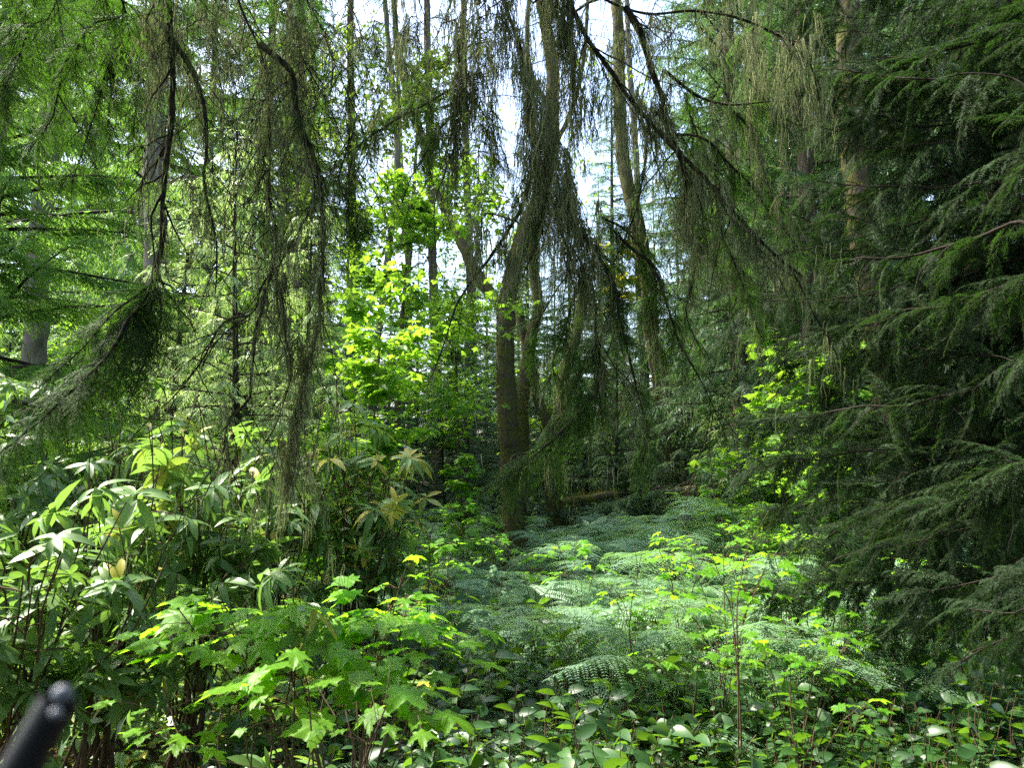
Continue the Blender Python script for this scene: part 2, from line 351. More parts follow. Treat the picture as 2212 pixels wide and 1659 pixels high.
def conifer(name, label, loc, rz, seed, H, Rb, tr, z0, nb, feathers, fm, bm, group=None, **k):
    o = thing(name, label, 'tree', loc, rz, group); gt, gb, gl = conifer_parts(seed, H, Rb, tr, z0, nb, feathers, fm, bm, **k)
    gt.build('trunk', bm, o, True); gb.build('branches', M['twig'], o); gl.build('crown', fm, o); return o

def broadleaf(name, label, loc, rz, seed, H, tr, path, z0, n1, L1, leaf, lm, bm, ls=.09, per=60, group=None, layers=True, cat='tree', spread=.35, trunk_n=24):
    """trunk follows path (list of xyz offsets); n1 limbs with leafy twigs"""
    rng = np.random.default_rng(seed); o = thing(name, label, cat, loc, rz, group); gt, gb, gl = G(), G(), G()
    P = spline(np.array(path, float), H / trunk_n); P = wobble(P, tr * .25, rng); tube(gt, P, tr, tr * .15, 10, .07, rng, flare=.4)
    for i in range(n1):
        f = z0 + (1 - z0) * (i + rng.random()) / n1; k = min(len(P) - 1, int(f * (len(P) - 1))); c = P[k]; az = i * 2.399 + rng.normal(0, .4)
        L = L1 * (1.1 - .6 * f) * rng.uniform(.6, 1.2); B = drooper(c, [math.cos(az), math.sin(az), rng.uniform(.1, .8)], L, rng.uniform(.1, .6), rng, 9, .35)
        tube(gb, B, max(.005, tr * .28 * (1.1 - f)), .003, 5)
        for j in range(5):
            q = B[rng.integers(2, 9)]; C = drooper(q, [rng.normal(), rng.normal(), rng.normal(.1, .3)], L * .4, .3, rng, 6, .35); tube(gb, C, .005, .002, 3)
            n = per // 5; t = rng.uniform(.1, 1, n) * 5; kk = np.minimum(t.astype(int), 4); fr = (t - kk)[:, None]
            Q = C[kk] * (1 - fr) + C[kk + 1] * fr + rng.normal(0, 1, (n, 3)) * np.array([spread, spread, spread * (.3 if layers else .8)]) * L * .35
            a = rng.uniform(0, 2 * math.pi, n); X = np.stack([np.cos(a), np.sin(a), rng.normal(-.25, .25, n)], 1)
            Z = np.stack([rng.normal(0, .35, n), rng.normal(0, .35, n), np.ones(n)], 1); pick = rng.integers(0, len(leaf), n)
            for w in range(len(leaf)):
                m = pick == w
                if m.any(): scatter(gl, leaf[w], Q[m], X[m], Z[m], ls * rng.uniform(.6, 1.3, m.sum()), rng.uniform(.0, .8, m.sum()))
    gt.build('trunk', bm, o, True); gb.build('branches', M['twig'], o); gl.build('crown', lm, o); return o

def path_at(pts, base):
    """a trunk drawn through photo points at given distances, relative to its base"""
    return [at(*p) - np.array(base) for p in pts]

# ------------------------------------------------------------------ overhanging trees close to the camera
def limb_tree(name, label, trunk_xy, H, tr, seed, limbs, bmat=None, nmat=None, boughs=BG, shade_canopy=0, group=None, cz=4.2, lichen_mat='lichen'):
    """limbs: dicts  p: photo points (x, y, distance)  r: thickness  fol: boughs per metre  s: bough size
    li: lichen threads per metre  ll: their length  tw: hanging twigs per metre  tl: their length"""
    rng = np.random.default_rng(seed); x, y = trunk_xy; z = gz(x, y) - .1; base = np.array([x, y, z])
    o = thing(name, label, 'tree', base, 0, group); gt = G()
    P = np.array([[.05 * math.sin(t * 6), .05 * math.cos(t * 5), H * t] for t in np.linspace(0, 1, 30)]); tube(gt, P, tr, tr * .15, 12, .05, rng, flare=.4)
    gt.build('trunk', M['bark_moss'], o, True)
    for q in limbs:
        gw, gn, gl = G(), G(), G()
        C = np.array([at(*p) for p in q['p']]) - base
        if q.get('root', False):           # lead the limb back to its trunk
            h = min(H * .9, max(2.6, C[0][2] + 1.2)); C = np.vstack([[0, 0, h], C[0] * .5 + np.array([0, 0, h + .35]) * .5, C])
        first = C[2] if q.get('root', False) else C[0]; C = wobble(spline(C, .035), q.get('w', .012), rng); n = len(C)
        i0 = int(np.argmin(np.linalg.norm(C - first, axis=1)) * .97) if q.get('root', False) else 0; Ls = np.linalg.norm(np.diff(C[i0:], axis=0), axis=1).sum()
        r0, r1 = q['r']; tube(gw, C, r0, r1, 7, .16, rng)
        T = nrm(np.gradient(C, axis=0)); f0 = q.get('f0', 0.)
        def pick(m, lo=0.): i = np.sort(rng.integers(i0 + int(lo * (n - 1 - i0)), n - 1, m)); return i
        # hanging twigs, some with a second order
        tws = [(C, np.full(n, 1.))]
        for i in pick(int(q.get('tw', 0) * Ls), q.get('t0', 0.)):
            side = rng.normal(0, 1, 3) * [1, .8, .35]; d = T[i] * .5 + nrm(side) * .8 + np.array([0, 0, -.35])
            B = drooper(C[i], d, q.get('tl', .4) * rng.uniform(.4, 1.3), rng.uniform(.5, 2.2), rng, 9, .5); tube(gw, B, r1 * .5 + .0014, .0007, 4); tws.append((B, None))
            for _ in range(rng.integers(1, 5)):
                k = rng.integers(2, 8); D = drooper(B[k], T[i] * .2 + rng.normal(0, .7, 3) + [0, 0, -.3], q.get('tl', .4) * rng.uniform(.2, .6), 1.2, rng, 7, .5); tube(gw, D, .0013, .0006, 3); tws.append((D, None))
        # needle-clad boughs
        nf = int(q.get('fol', 0) * Ls)
        if nf:
            I = pick(nf, f0); S = q.get('s', 1.) * rng.uniform(.6, 1.2, nf) * (1 - .35 * ((I - i0) / (n - i0))); K = rng.integers(0, len(boughs), nf)
            sp = q.get('spread', .9); sd = np.where(np.arange(nf) % 2, 1, -1)
            X = T[I] * .75 + nrm(rng.normal(0, 1, (nf, 3)) * [1, 1, .4]) * sp * .5 + np.cross(T[I], [0, -1, .35]) * (sd * sp * .6)[:, None] + np.array([0, 0, -.18])
            Z = np.array(q.get('up', (0, -.6, .8))) + rng.normal(0, .35, (nf, 3))
            for b in range(len(boughs)):
                m = K == b
                if m.any():
                    v = rng.uniform(.1, .7, m.sum()); scatter(gn, boughs[b][0], C[I][m], X[m], Z[m], S[m], v); scatter(gw, boughs[b][1], C[I][m], X[m], Z[m], S[m], v)
        # loose boughs on the twigs
        for B, w in tws[1:]:
            if rng.random() < q.get('tf', 0):
                k = rng.integers(2, 8); b = boughs[rng.integers(len(boughs))]; s = q.get('s', 1.) * rng.uniform(.35, .7); d = B[min(8, k + 1)] - B[k - 1] if len(B) > k + 1 else B[-1] - B[-3]
                k = min(k, len(B) - 1); up = [[rng.normal(0, .4), -.6, .7]]
                scatter(gn, b[0], [B[k]], [d], up, [s], [.4]); scatter(gw, b[1], [B[k]], [d], up, [s], [.4])
        # lichen
        nl = int(q.get('li', 0) * Ls * .42)
        if nl:
            cl = rng.random(max(3, int(Ls / .12))) ** 1.6 + .06; I = rng.integers(i0, n, nl)
            keep = rng.random(nl) < np.interp(I / n, np.linspace(0, 1, len(cl)), cl); I = I[keep]
            if len(I): strands(gl, C[I] + rng.normal(0, max(.006, r0 * .5), (len(I), 3)), q.get('ll', .2) * np.interp(I / n, np.linspace(0, 1, len(cl)), cl * .9 + .3), rng, q.get('lw', .0016))
            tl = [B for B, w in tws[1:]]
            if tl:
                m = int(nl * .45); J = rng.integers(0, len(tl), m); Q = np.array([tl[j][rng.integers(1, len(tl[j]))] for j in J])
                strands(gl, Q + rng.normal(0, .004, Q.shape), q.get('ll', .2) * .55, rng, q.get('lw', .0016))
        for (px, py, d, wd, cnt, ln, vv) in q.get('mats', []):    # dense curtains of lichen
            c = at(px, py, d) - base; m = max(2, cnt // q.get('mf', 48))
            for _ in range(m):
                e = c + rng.normal(0, 1, 3) * [wd / FPX * d * .42, wd / FPX * d * .4, .05 + ln * .12]; kq = rng.integers(9, 26)
                strands(gl, e + rng.normal(0, .008, (kq, 3)), ln * rng.uniform(.15, .85), rng, q.get('lw', .0016), 6, .17, np.clip(vv + rng.normal(0, .25), 0, 1))
        b = gw.build('branch', bmat or M['twig_mossy'], o)
        if gn.n: gn.build('needles', nmat or M['needle_near'], b)
        if gl.n: gl.build('lichen', M[lichen_mat], b)
    if shade_canopy:  # out-of-view branches added to block skylight and darken the foreground
        gc, gb = G(), G()
        for i in range(shade_canopy):
            zz = cz + (H - cz) * ((i + rng.random()) / shade_canopy) ** 1.3; az = i * 2.399
            if zz < 5.0: az = rad(-90) + (rad(110) if x > 0 else rad(-110)) * rng.uniform(-.65, .65)  # low ones turned behind the camera to shut out the sky there
            L = 4.4 * (1 - .65 * max(0, zz - cz) / (H - cz)) * rng.uniform(.6, 1.1)
            B = drooper(np.array([0, 0, zz]), [math.cos(az), math.sin(az), .15], L, .35, rng, 9, .15); Wb = B + base
            if ((Wb[:, 1] > -.8) & (Wb[:, 2] < 2.9 + .8 * np.maximum(Wb[:, 1], 0))).any() and (x < 4 or (Wb[:, 0] < np.maximum(Wb[:, 1], 0) * .75 + 2.4).any()): continue
            tube(gb, B, .03, .004, 5)
            m = int(L * 13); t = rng.uniform(.1, 1, m) * 8; k = np.minimum(t.astype(int), 7); Q = B[k] + (B[k + 1] - B[k]) * (t - k)[:, None]; D = nrm(B[k + 1] - B[k]); s = np.where(np.arange(m) % 2, 1, -1) * rad(50)
            X = np.stack([D[:, 0] * np.cos(s) - D[:, 1] * np.sin(s), D[:, 0] * np.sin(s) + D[:, 1] * np.cos(s), D[:, 2] - .1], 1)
            scatter(gc, FE_FAR[i % 3], Q, X, rng.normal(0, .3, (m, 3)) + [0, 0, 1], rng.uniform(1.1, 1.9, m), rng.uniform(.1, .6, m))
        gb.build('branches', M['twig'], o); gc.build('crown', nmat or M['needle_near'], o)  # unseen crown and branches, made dense as a skylight blocker
    return o

d1 = 2.9
left_limbs = [
 dict(p=[(345, -160, 2.8), (352, -40, d1), (366, 60, d1), (366, 300, d1), (352, 480, d1), (325, 620, d1)], r=(.017, .010), li=900, ll=.16, tw=11, tl=.35, root=True, tf=.25,
      mats=[(335, 40, d1, 55, 700, .42, .15), (372, 60, d1, 30, 260, .35, .5), (330, 130, d1, 60, 420, .34, .3)]),
 dict(p=[(325, 620, d1), (272, 720, 2.8), (200, 800, 2.7), (100, 900, 2.6), (0, 975, 2.55), (-60, 1010, 2.5)], r=(.008, .002), fol=75, s=0.60, li=90, ll=.08, spread=.8),
 dict(p=[(330, 600, d1), (300, 690, d1), (255, 760, d1), (205, 850, d1)], r=(.006, .002), fol=64, s=0.58, tw=5, tl=.2),
 dict(p=[(330, 610, d1), (338, 690, d1), (310, 790, d1), (270, 880, d1)], r=(.005, .002), fol=56, s=0.50, tw=5, tl=.2),
 dict(p=[(322, 615, d1), (235, 690, 2.8), (160, 760, 2.75), (80, 840, 2.7)], r=(.005, .0015), fol=64, s=0.48, spread=1.1),
 dict(p=[(328, 625, d1), (290, 740, 2.8), (200, 860, 2.75), (90, 950, 2.7)], r=(.005, .0015), fol=64, s=0.48, spread=1.1),
 dict(p=[(366, 75, d1), (400, 130, d1), (435, 210, d1), (450, 320, d1), (447, 400, d1), (470, 520, d1), (455, 640, d1)], r=(.011, .002), li=500, ll=.15, tw=15, tl=.42, tf=.15,
      mats=[(430, 190, d1, 20, 120, .25, .6), (425, 470, 3.0, 26, 330, .38, .5), (448, 500, 3.0, 26, 240, .30, .4)]),
 dict(p=[(366, 290, d1), (330, 300, d1), (290, 310, 3.0), (270, 335, 3.0)], r=(.005, .0015), tw=10, tl=.25),
 dict(p=[(215, -60, 2.7), (190, 60, 2.7), (150, 160, 2.7), (100, 260, 2.7), (60, 340, 2.7)], r=(.010, .002), fol=40, s=0.60, root=True, tw=10, tl=.4),
 dict(p=[(320, -60, 3.2), (270, 90, 3.2), (225, 210, 3.2), (180, 330, 3.2), (150, 400, 3.2)], r=(.010, .002), fol=40, s=0.60, root=True, tw=10, tl=.4),
 dict(p=[(80, -60, 2.5), (60, 60, 2.5), (20, 180, 2.5), (-30, 260, 2.5)], r=(.009, .002), fol=54, s=0.60, root=True, tw=6, tl=.3),
 dict(p=[(420, -60, 3.4), (410, 40, 3.4), (400, 120, 3.4), (430, 220, 3.4)], r=(.006, .002), fol=32, s=0.56, root=True, tw=8, tl=.4, li=200, ll=.2),
 dict(p=[(440, -60, 3.3), (452, 60, 3.3), (480, 160, 3.3), (486, 330, 3.3)], r=(.005, .0015), li=420, ll=.25, root=True, tw=10, tl=.45, mats=[(465, 20, 3.3, 26, 220, .45, .7)]),
]
mid_limbs = [
 dict(p=[(500, -120, 2.9), (512, -20, 2.9), (562, 92, 2.9), (577, 250, 2.9), (580, 400, 2.9), (598, 520, 2.9), (572, 625, 2.9), (540, 682, 2.9), (470, 735, 2.9), (430, 790, 2.9)], r=(.0145, .003), li=480, ll=.14, root=True, tw=11, tl=.5, t0=.1, w=.008),
 dict(p=[(562, 95, 2.9), (628, 155, 2.9), (641, 250, 2.9), (688, 370, 2.9), (697, 500, 2.9), (690, 640, 2.95), (662, 765, 2.95), (645, 880, 2.95), (625, 990, 2.95), (606, 1090, 2.95)], r=(.012, .0025), li=1400, ll=.20, tw=13, tl=.42, w=.008,
      mats=[(600, 150, 2.9, 40, 420, .34, .55), (610, 200, 2.9, 50, 420, .38, .45), (634, 200, 2.9, 22, 300, .40, .3), (690, 560, 2.95, 18, 260, .42, .3), (655, 800, 2.95, 30, 420, .40, .35), (632, 920, 2.95, 34, 600, .42, .3), (612, 1000, 2.95, 30, 300, .35, .35)]),
 dict(p=[(572, 625, 2.9), (560, 760, 2.9), (545, 860, 2.9), (492, 905, 2.9), (470, 990, 2.9), (432, 1080, 2.9)], r=(.008, .002), li=420, ll=.15, tw=18, tl=.42, mats=[(485, 905, 2.9, 18, 200, .22, .2), (548, 1080, 2.9, 16, 120, .22, .5)]),
 dict(p=[(590, 560, 2.9), (612, 660, 2.95), (625, 760, 2.95), (600, 880, 2.95), (560, 1000, 2.95)], r=(.006, .0015), li=700, ll=.22, tw=14, tl=.36, mats=[(615, 590, 2.95, 22, 360, .42, .6), (588, 650, 2.9, 24, 240, .2, .6), (620, 720, 2.95, 20, 260, .34, .4)]),
 dict(p=[(540, 682, 2.9), (505, 690, 2.95), (470, 720, 2.95), (420, 790, 3.0), (370, 850, 3.0), (330, 900, 3.0)], r=(.006, .0015), li=420, ll=.09, tw=11, tl=.4, mats=[(480, 700, 2.9, 26, 160, .12, .4)]),
 dict(p=[(640, 250, 2.9), (665, 330, 2.9), (690, 430, 2.9), (640, 520, 2.9), (600, 600, 2.9)], r=(.004, .0012), tw=15, tl=.42, li=200, ll=.2),
 dict(p=[(655, -60, 3.1), (700, 70, 3.1), (752, 190, 3.1), (800, 320, 3.1), (832, 430, 3.1), (846, 480, 3.1)], r=(.010, .0015), root=True, tw=21, tl=.45, tf=.35, s=.6, li=260, ll=.25),
 dict(p=[(735, -60, 3.1), (760, 90, 3.1), (745, 220, 3.1), (760, 330, 3.1), (748, 440, 3.1)], r=(.009, .0015), root=True, tw=18, tl=.45, fol=9, f0=.3, s=.7, tf=.3, li=260, ll=.2),
 dict(p=[(620, -60, 3.0), (640, 40, 3.0), (655, 130, 3.0), (720, 260, 3.1), (770, 390, 3.1)], r=(.012, .002), root=True, tw=15, tl=.4, tf=.4, s=.6, li=300, ll=.2, mats=[(622, 70, 3.0, 26, 300, .3, .25), (648, 110, 3.0, 26, 300, .3, .35)]),
 dict(p=[(748, 330, 3.1), (735, 380, 3.1), (755, 450, 3.1), (770, 520, 3.1)], r=(.004, .0015), fol=59, s=0.56, spread=1.2),
 dict(p=[(810, -60, 3.3), (800, 40, 3.3), (815, 120, 3.3)], r=(.006, .002), fol=41, s=0.52, root=True, tw=10, tl=.3),
 dict(p=[(890, -60, 3.3), (880, 30, 3.3), (850, 100, 3.3)], r=(.005, .002), fol=19, s=0.48, root=True, tw=10, tl=.3),
 dict(p=[(560, -60, 3.2), (590, 30, 3.2), (640, 60, 3.2), (700, 120, 3.2)], r=(.005, .002), fol=16, s=0.48, root=True, tw=10, tl=.3),
]
def tangle(n, x0, x1, y1, seed, d=(2.9, 3.5)):
    rng = np.random.default_rng(seed); out = []
    for i in range(n):
        x = x0 + (x1 - x0) * (i + rng.random()) / n; dd = rng.uniform(*d); ye = rng.uniform(.45, 1) * y1; sw = rng.normal(0, 60); P = [(x - sw * .2, -60, dd)]
        for k in range(1, 6): P.append((x + sw * (k / 5) ** 1.3 + rng.normal(0, 9), ye * k / 5, dd + rng.normal(0, .03)))
        out.append(dict(p=P, r=(rng.uniform(.004, .008), .0012), root=True, tw=15, tl=.42, tf=.12, s=.4, li=rng.choice([120, 350, 800]), ll=.18, fol=int(rng.choice([0, 0, 12])), f0=.4, w=.015))
    return out
left_limbs += tangle(4, 330, 500, 560, 201)
for x_, xe_ in ((-20, -60), (40, 0), (130, 90), (170, 190), (250, 230), (300, 290)):
    left_limbs.append(dict(p=[(x_ + 20, -60, 3.2), (x_, 80, 3.2), ((x_ + xe_) / 2, 190, 3.25), (xe_, 300, 3.3)], r=(.007, .0015), fol=52, s=.55, root=True, tw=6, tl=.3))
mid_limbs += tangle(9, 500, 900, 620, 202)
limb_tree('overhanging_hemlock', 'far left overhanging conifer whose drooping branch ends in a dark needle spray', (-3.6, 1.6), 15, .26, 11, left_limbs, shade_canopy=44, cz=.8)
limb_tree('overhanging_hemlock', 'overhanging tree whose thin bare black twigs hang with lichen left of the mossy trunk', (-1.6, -1.9), 16, .28, 12, mid_limbs, shade_canopy=56, cz=.8)

centre_limbs = [
 dict(p=[(1010, -90, 3.0), (990, 40, 3.0), (998, 130, 3.0), (988, 220, 3.0), (985, 300, 3.0), (972, 390, 3.0)], r=(.013, .003), li=1500, ll=.22, root=True, tw=14, tl=.4, tf=.2,
      mats=[(985, 130, 3.0, 22, 420, .40, .5), (992, 200, 3.0, 26, 420, .36, .3), (985, 260, 3.0, 22, 300, .3, .2), (1012, 190, 3.0, 30, 300, .3, .8)]),
 dict(p=[(992, 180, 3.0), (930, 215, 3.0), (860, 255, 3.0), (800, 295, 3.0), (770, 320, 3.0)], r=(.005, .002), fol=62, s=0.49, spread=1.1),
 dict(p=[(990, 230, 3.0), (930, 300, 3.0), (885, 370, 3.0), (870, 440, 3.0)], r=(.004, .002), fol=62, s=0.46, spread=1.1),
 dict(p=[(1000, 190, 3.0), (1050, 245, 3.0), (1075, 320, 3.0), (1070, 380, 3.0)], r=(.004, .002), fol=59, s=0.43, spread=1.1),
 dict(p=[(985, 290, 3.0), (965, 380, 3.0), (930, 470, 3.0), (945, 560, 3.0)], r=(.004, .0012), tw=16, tl=.35, tf=.1),
 dict(p=[(1075, -90, 2.9), (1088, -20, 2.9), (1130, 130, 2.9), (1142, 250, 2.9), (1165, 335, 2.9), (1195, 430, 2.9), (1240, 555, 2.9), (1278, 645, 2.9), (1290, 760, 2.9), (1300, 890, 2.9)], mf=38, r=(.022, .004), li=1700, ll=.22, root=True, tw=9, tl=.4, w=.008,
      mats=[(1098, 10, 2.9, 26, 420, .45, .55), (1125, 90, 2.9, 30, 500, .42, .7), (1150, 170, 2.9, 40, 700, .42, .7), (1168, 250, 2.9, 50, 900, .42, .75), (1165, 330, 2.9, 52, 900, .36, .65), (1185, 380, 2.9, 66, 1200, .40, .6), (1225, 420, 2.9, 60, 1100, .45, .75), (1160, 410, 2.9, 50, 600, .32, .7), (1245, 480, 2.9, 50, 800, .42, .75), (1270, 560, 2.9, 36, 420, .38, .4), (1300, 800, 2.9, 14, 260, .2, .4)]),
 dict(p=[(1040, -60, 2.9), (1055, 40, 2.9), (1030, 100, 2.95), (1055, 200, 2.95), (1075, 300, 2.95)], r=(.007, .002), li=1100, ll=.26, root=True, tw=12, tl=.4, mats=[(1070, 120, 2.9, 20, 260, .3, .4), (1025, 40, 2.95, 22, 260, .35, .4)]),
 dict(p=[(1165, 300, 2.9), (1146, 420, 2.9), (1110, 490, 2.9), (1052, 565, 2.9), (1000, 640, 2.9), (955, 745, 2.9), (912, 850, 2.9)], r=(.009, .0015), tw=13, tl=.40, li=160, ll=.15),
 dict(p=[(1120, 480, 2.9), (1045, 460, 2.9), (1038, 520, 2.9), (1050, 600, 2.9)], r=(.004, .0015), li=400, ll=.2, tw=6, tl=.2, mats=[(1038, 462, 2.9, 20, 300, .26, .5), (1095, 480, 2.9, 34, 420, .30, .35), (1100, 560, 2.9, 24, 300, .34, .8), (1085, 600, 2.9, 22, 260, .3, .6)]),
 dict(p=[(1205, -90, 3.0), (1218, -20, 3.0), (1262, 65, 3.0), (1332, 175, 3.0), (1388, 245, 3.0), (1432, 295, 3.0), (1490, 352, 3.0), (1560, 430, 3.0), (1640, 520, 3.0), (1730, 600, 3.0)], r=(.026, .006), li=900, ll=.28, root=True, tw=12, tl=.5, t0=.15, tf=.15, w=.008,
      mats=[(1300, 150, 3.0, 70, 600, .40, .8), (1360, 220, 3.0, 60, 600, .45, .85), (1500, 370, 3.0, 60, 500, .42, .5), (1560, 440, 3.0, 60, 500, .5, .4), (1640, 530, 3.0, 60, 400, .4, .35), (1282, 235, 3.0, 16, 260, .30, .3), (1410, 280, 3.0, 24, 300, .2, .1)]),
 dict(p=[(1185, -90, 3.0), (1200, -20, 3.0), (1225, 60, 3.0), (1236, 150, 3.0), (1230, 240, 3.0)], r=(.018, .004), li=900, ll=.3, root=True, mats=[(1215, 10, 3.0, 34, 800, .46, .08), (1232, 80, 3.0, 26, 600, .40, .1), (1200, 30, 3.0, 40, 400, .3, .2)]),
 dict(p=[(1260, -70, 3.1), (1300, -6, 3.1), (1395, 24, 3.1), (1500, 20, 3.1), (1600, 38, 3.15), (1700, 82, 3.2), (1752, 150, 3.2), (1775, 230, 3.2)], r=(.020, .004), li=500, ll=.22, root=True, tw=10, tl=.3, w=.007,
      mats=[(1400, 40, 3.1, 70, 300, .22, .8), (1590, 60, 3.1, 50, 420, .34, .95), (1640, 80, 3.15, 50, 460, .40, .95), (1700, 120, 3.2, 50, 500, .44, .95), (1745, 180, 3.2, 40, 360, .44, .9)]),
 dict(p=[(1350, 15, 3.1), (1392, 110, 3.1), (1425, 195, 3.1), (1452, 290, 3.1), (1500, 365, 3.1)], r=(.018, .006), li=1100, ll=.26, tw=11, tl=.35, mats=[(1345, 70, 3.1, 16, 300, .26, .15), (1420, 200, 3.1, 22, 420, .40, .3), (1440, 260, 3.1, 26, 360, .40, .35), (1330, 90, 3.1, 40, 260, .30, .9)]),
 dict(p=[(1432, 150, 3.2), (1500, 205, 3.2), (1580, 222, 3.2), (1660, 225, 3.2)], r=(.008, .003), tw=12, tl=.4, fol=34, s=0.40, f0=.3),
 # needle-clad lower part
 dict(p=[(1165, 440, 2.9), (1170, 500, 2.9), (1140, 560, 2.9), (1110, 620, 2.9)], r=(.008, .002), fol=68, s=0.40, spread=1.0),
 dict(p=[(1200, 440, 2.9), (1320, 590, 2.9), (1345, 700, 2.9), (1372, 850, 2.9), (1392, 940, 2.9), (1376, 1010, 2.9)], r=(.009, .002), fol=59, s=0.49, tw=8, tl=.35, f0=.2, li=240, ll=.2, mats=[(1315, 640, 2.9, 18, 300, .16, .1), (1268, 640, 2.9, 22, 300, .3, .3)]),
 dict(p=[(1285, 700, 2.9), (1290, 830, 2.9), (1238, 925, 2.85), (1155, 990, 2.8), (1080, 1035, 2.8)], r=(.008, .002), fol=71, s=0.53, f0=.25, tw=5, tl=.3, li=200, ll=.15),
 dict(p=[(1290, 730, 2.9), (1240, 840, 2.9), (1200, 930, 2.9), (1180, 1010, 2.9)], r=(.005, .002), fol=59, s=0.49),
 dict(p=[(1245, 560, 2.9), (1195, 640, 2.95), (1150, 700, 2.95), (1130, 760, 3.0)], r=(.005, .0015), fol=59, s=0.49, tw=5, tl=.3),
 dict(p=[(1260, 600, 2.9), (1225, 700, 2.95), (1190, 780, 2.95), (1200, 850, 3.0)], r=(.005, .0015), fol=51, s=0.49, tw=8, tl=.3),
 dict(p=[(1330, 500, 3.0), (1420, 620, 3.0), (1470, 740, 3.0), (1520, 850, 3.0), (1560, 950, 3.0)], r=(.007, .0015), fol=37, s=0.53, tw=10, tl=.4),
 dict(p=[(1300, 470, 3.1), (1380, 520, 3.1), (1420, 600, 3.1), (1400, 700, 3.1), (1430, 800, 3.1)], r=(.006, .0015), fol=59, s=0.49, tw=8, tl=.3, li=260, ll=.2),
 dict(p=[(1400, 260, 3.1), (1392, 380, 3.1), (1370, 480, 3.1), (1310, 600, 3.1)], r=(.007, .0015), fol=34, s=0.40, tw=9, tl=.35, f0=.3),
 dict(p=[(1470, 340, 3.1), (1480, 450, 3.1), (1500, 560, 3.1), (1490, 680, 3.1), (1510, 760, 3.1)], r=(.007, .0015), fol=54, s=0.49, tw=9, tl=.35, li=400, ll=.25, mats=[(1500, 440, 3.1, 40, 500, .4, .3), (1500, 640, 3.1, 16, 200, .2, .4)]),
 dict(p=[(1540, 400, 3.2), (1560, 520, 3.2), (1610, 620, 3.2), (1640, 720, 3.2)], r=(.007, .0015), fol=51, s=0.49, tw=9, tl=.35, li=300, ll=.25),
 dict(p=[(1430, 290, 3.2), (1520, 300, 3.25), (1600, 380, 3.3), (1680, 470, 3.3), (1740, 560, 3.3)], r=(.007, .0015), fol=54, s=0.53, tw=8, tl=.35),
 dict(p=[(1560, 222, 3.3), (1620, 280, 3.3), (1660, 370, 3.35), (1690, 460, 3.35)], r=(.006, .0015), fol=59, s=0.53, tw=6, tl=.35),
 dict(p=[(1480, 200, 3.3), (1510, 280, 3.3), (1540, 380, 3.3), (1560, 470, 3.3)], r=(.006, .0015), fol=42, s=0.49, tw=6, tl=.35),
 dict(p=[(1640, 40, 3.5), (1610, 110, 3.5), (1640, 200, 3.5), (1680, 280, 3.5)], r=(.006, .0015), fol=59, s=0.53, tw=6, tl=.35),
]
centre_limbs += tangle(9, 940, 1640, 480, 203, (3.0, 3.4))
limb_tree('overhanging_hemlock', 'central overhanging tree hung with thick curtains of pale grey lichen above the mossy trunk', (2.2, -1.6), 16, .3, 13, centre_limbs, shade_canopy=56, cz=.8)

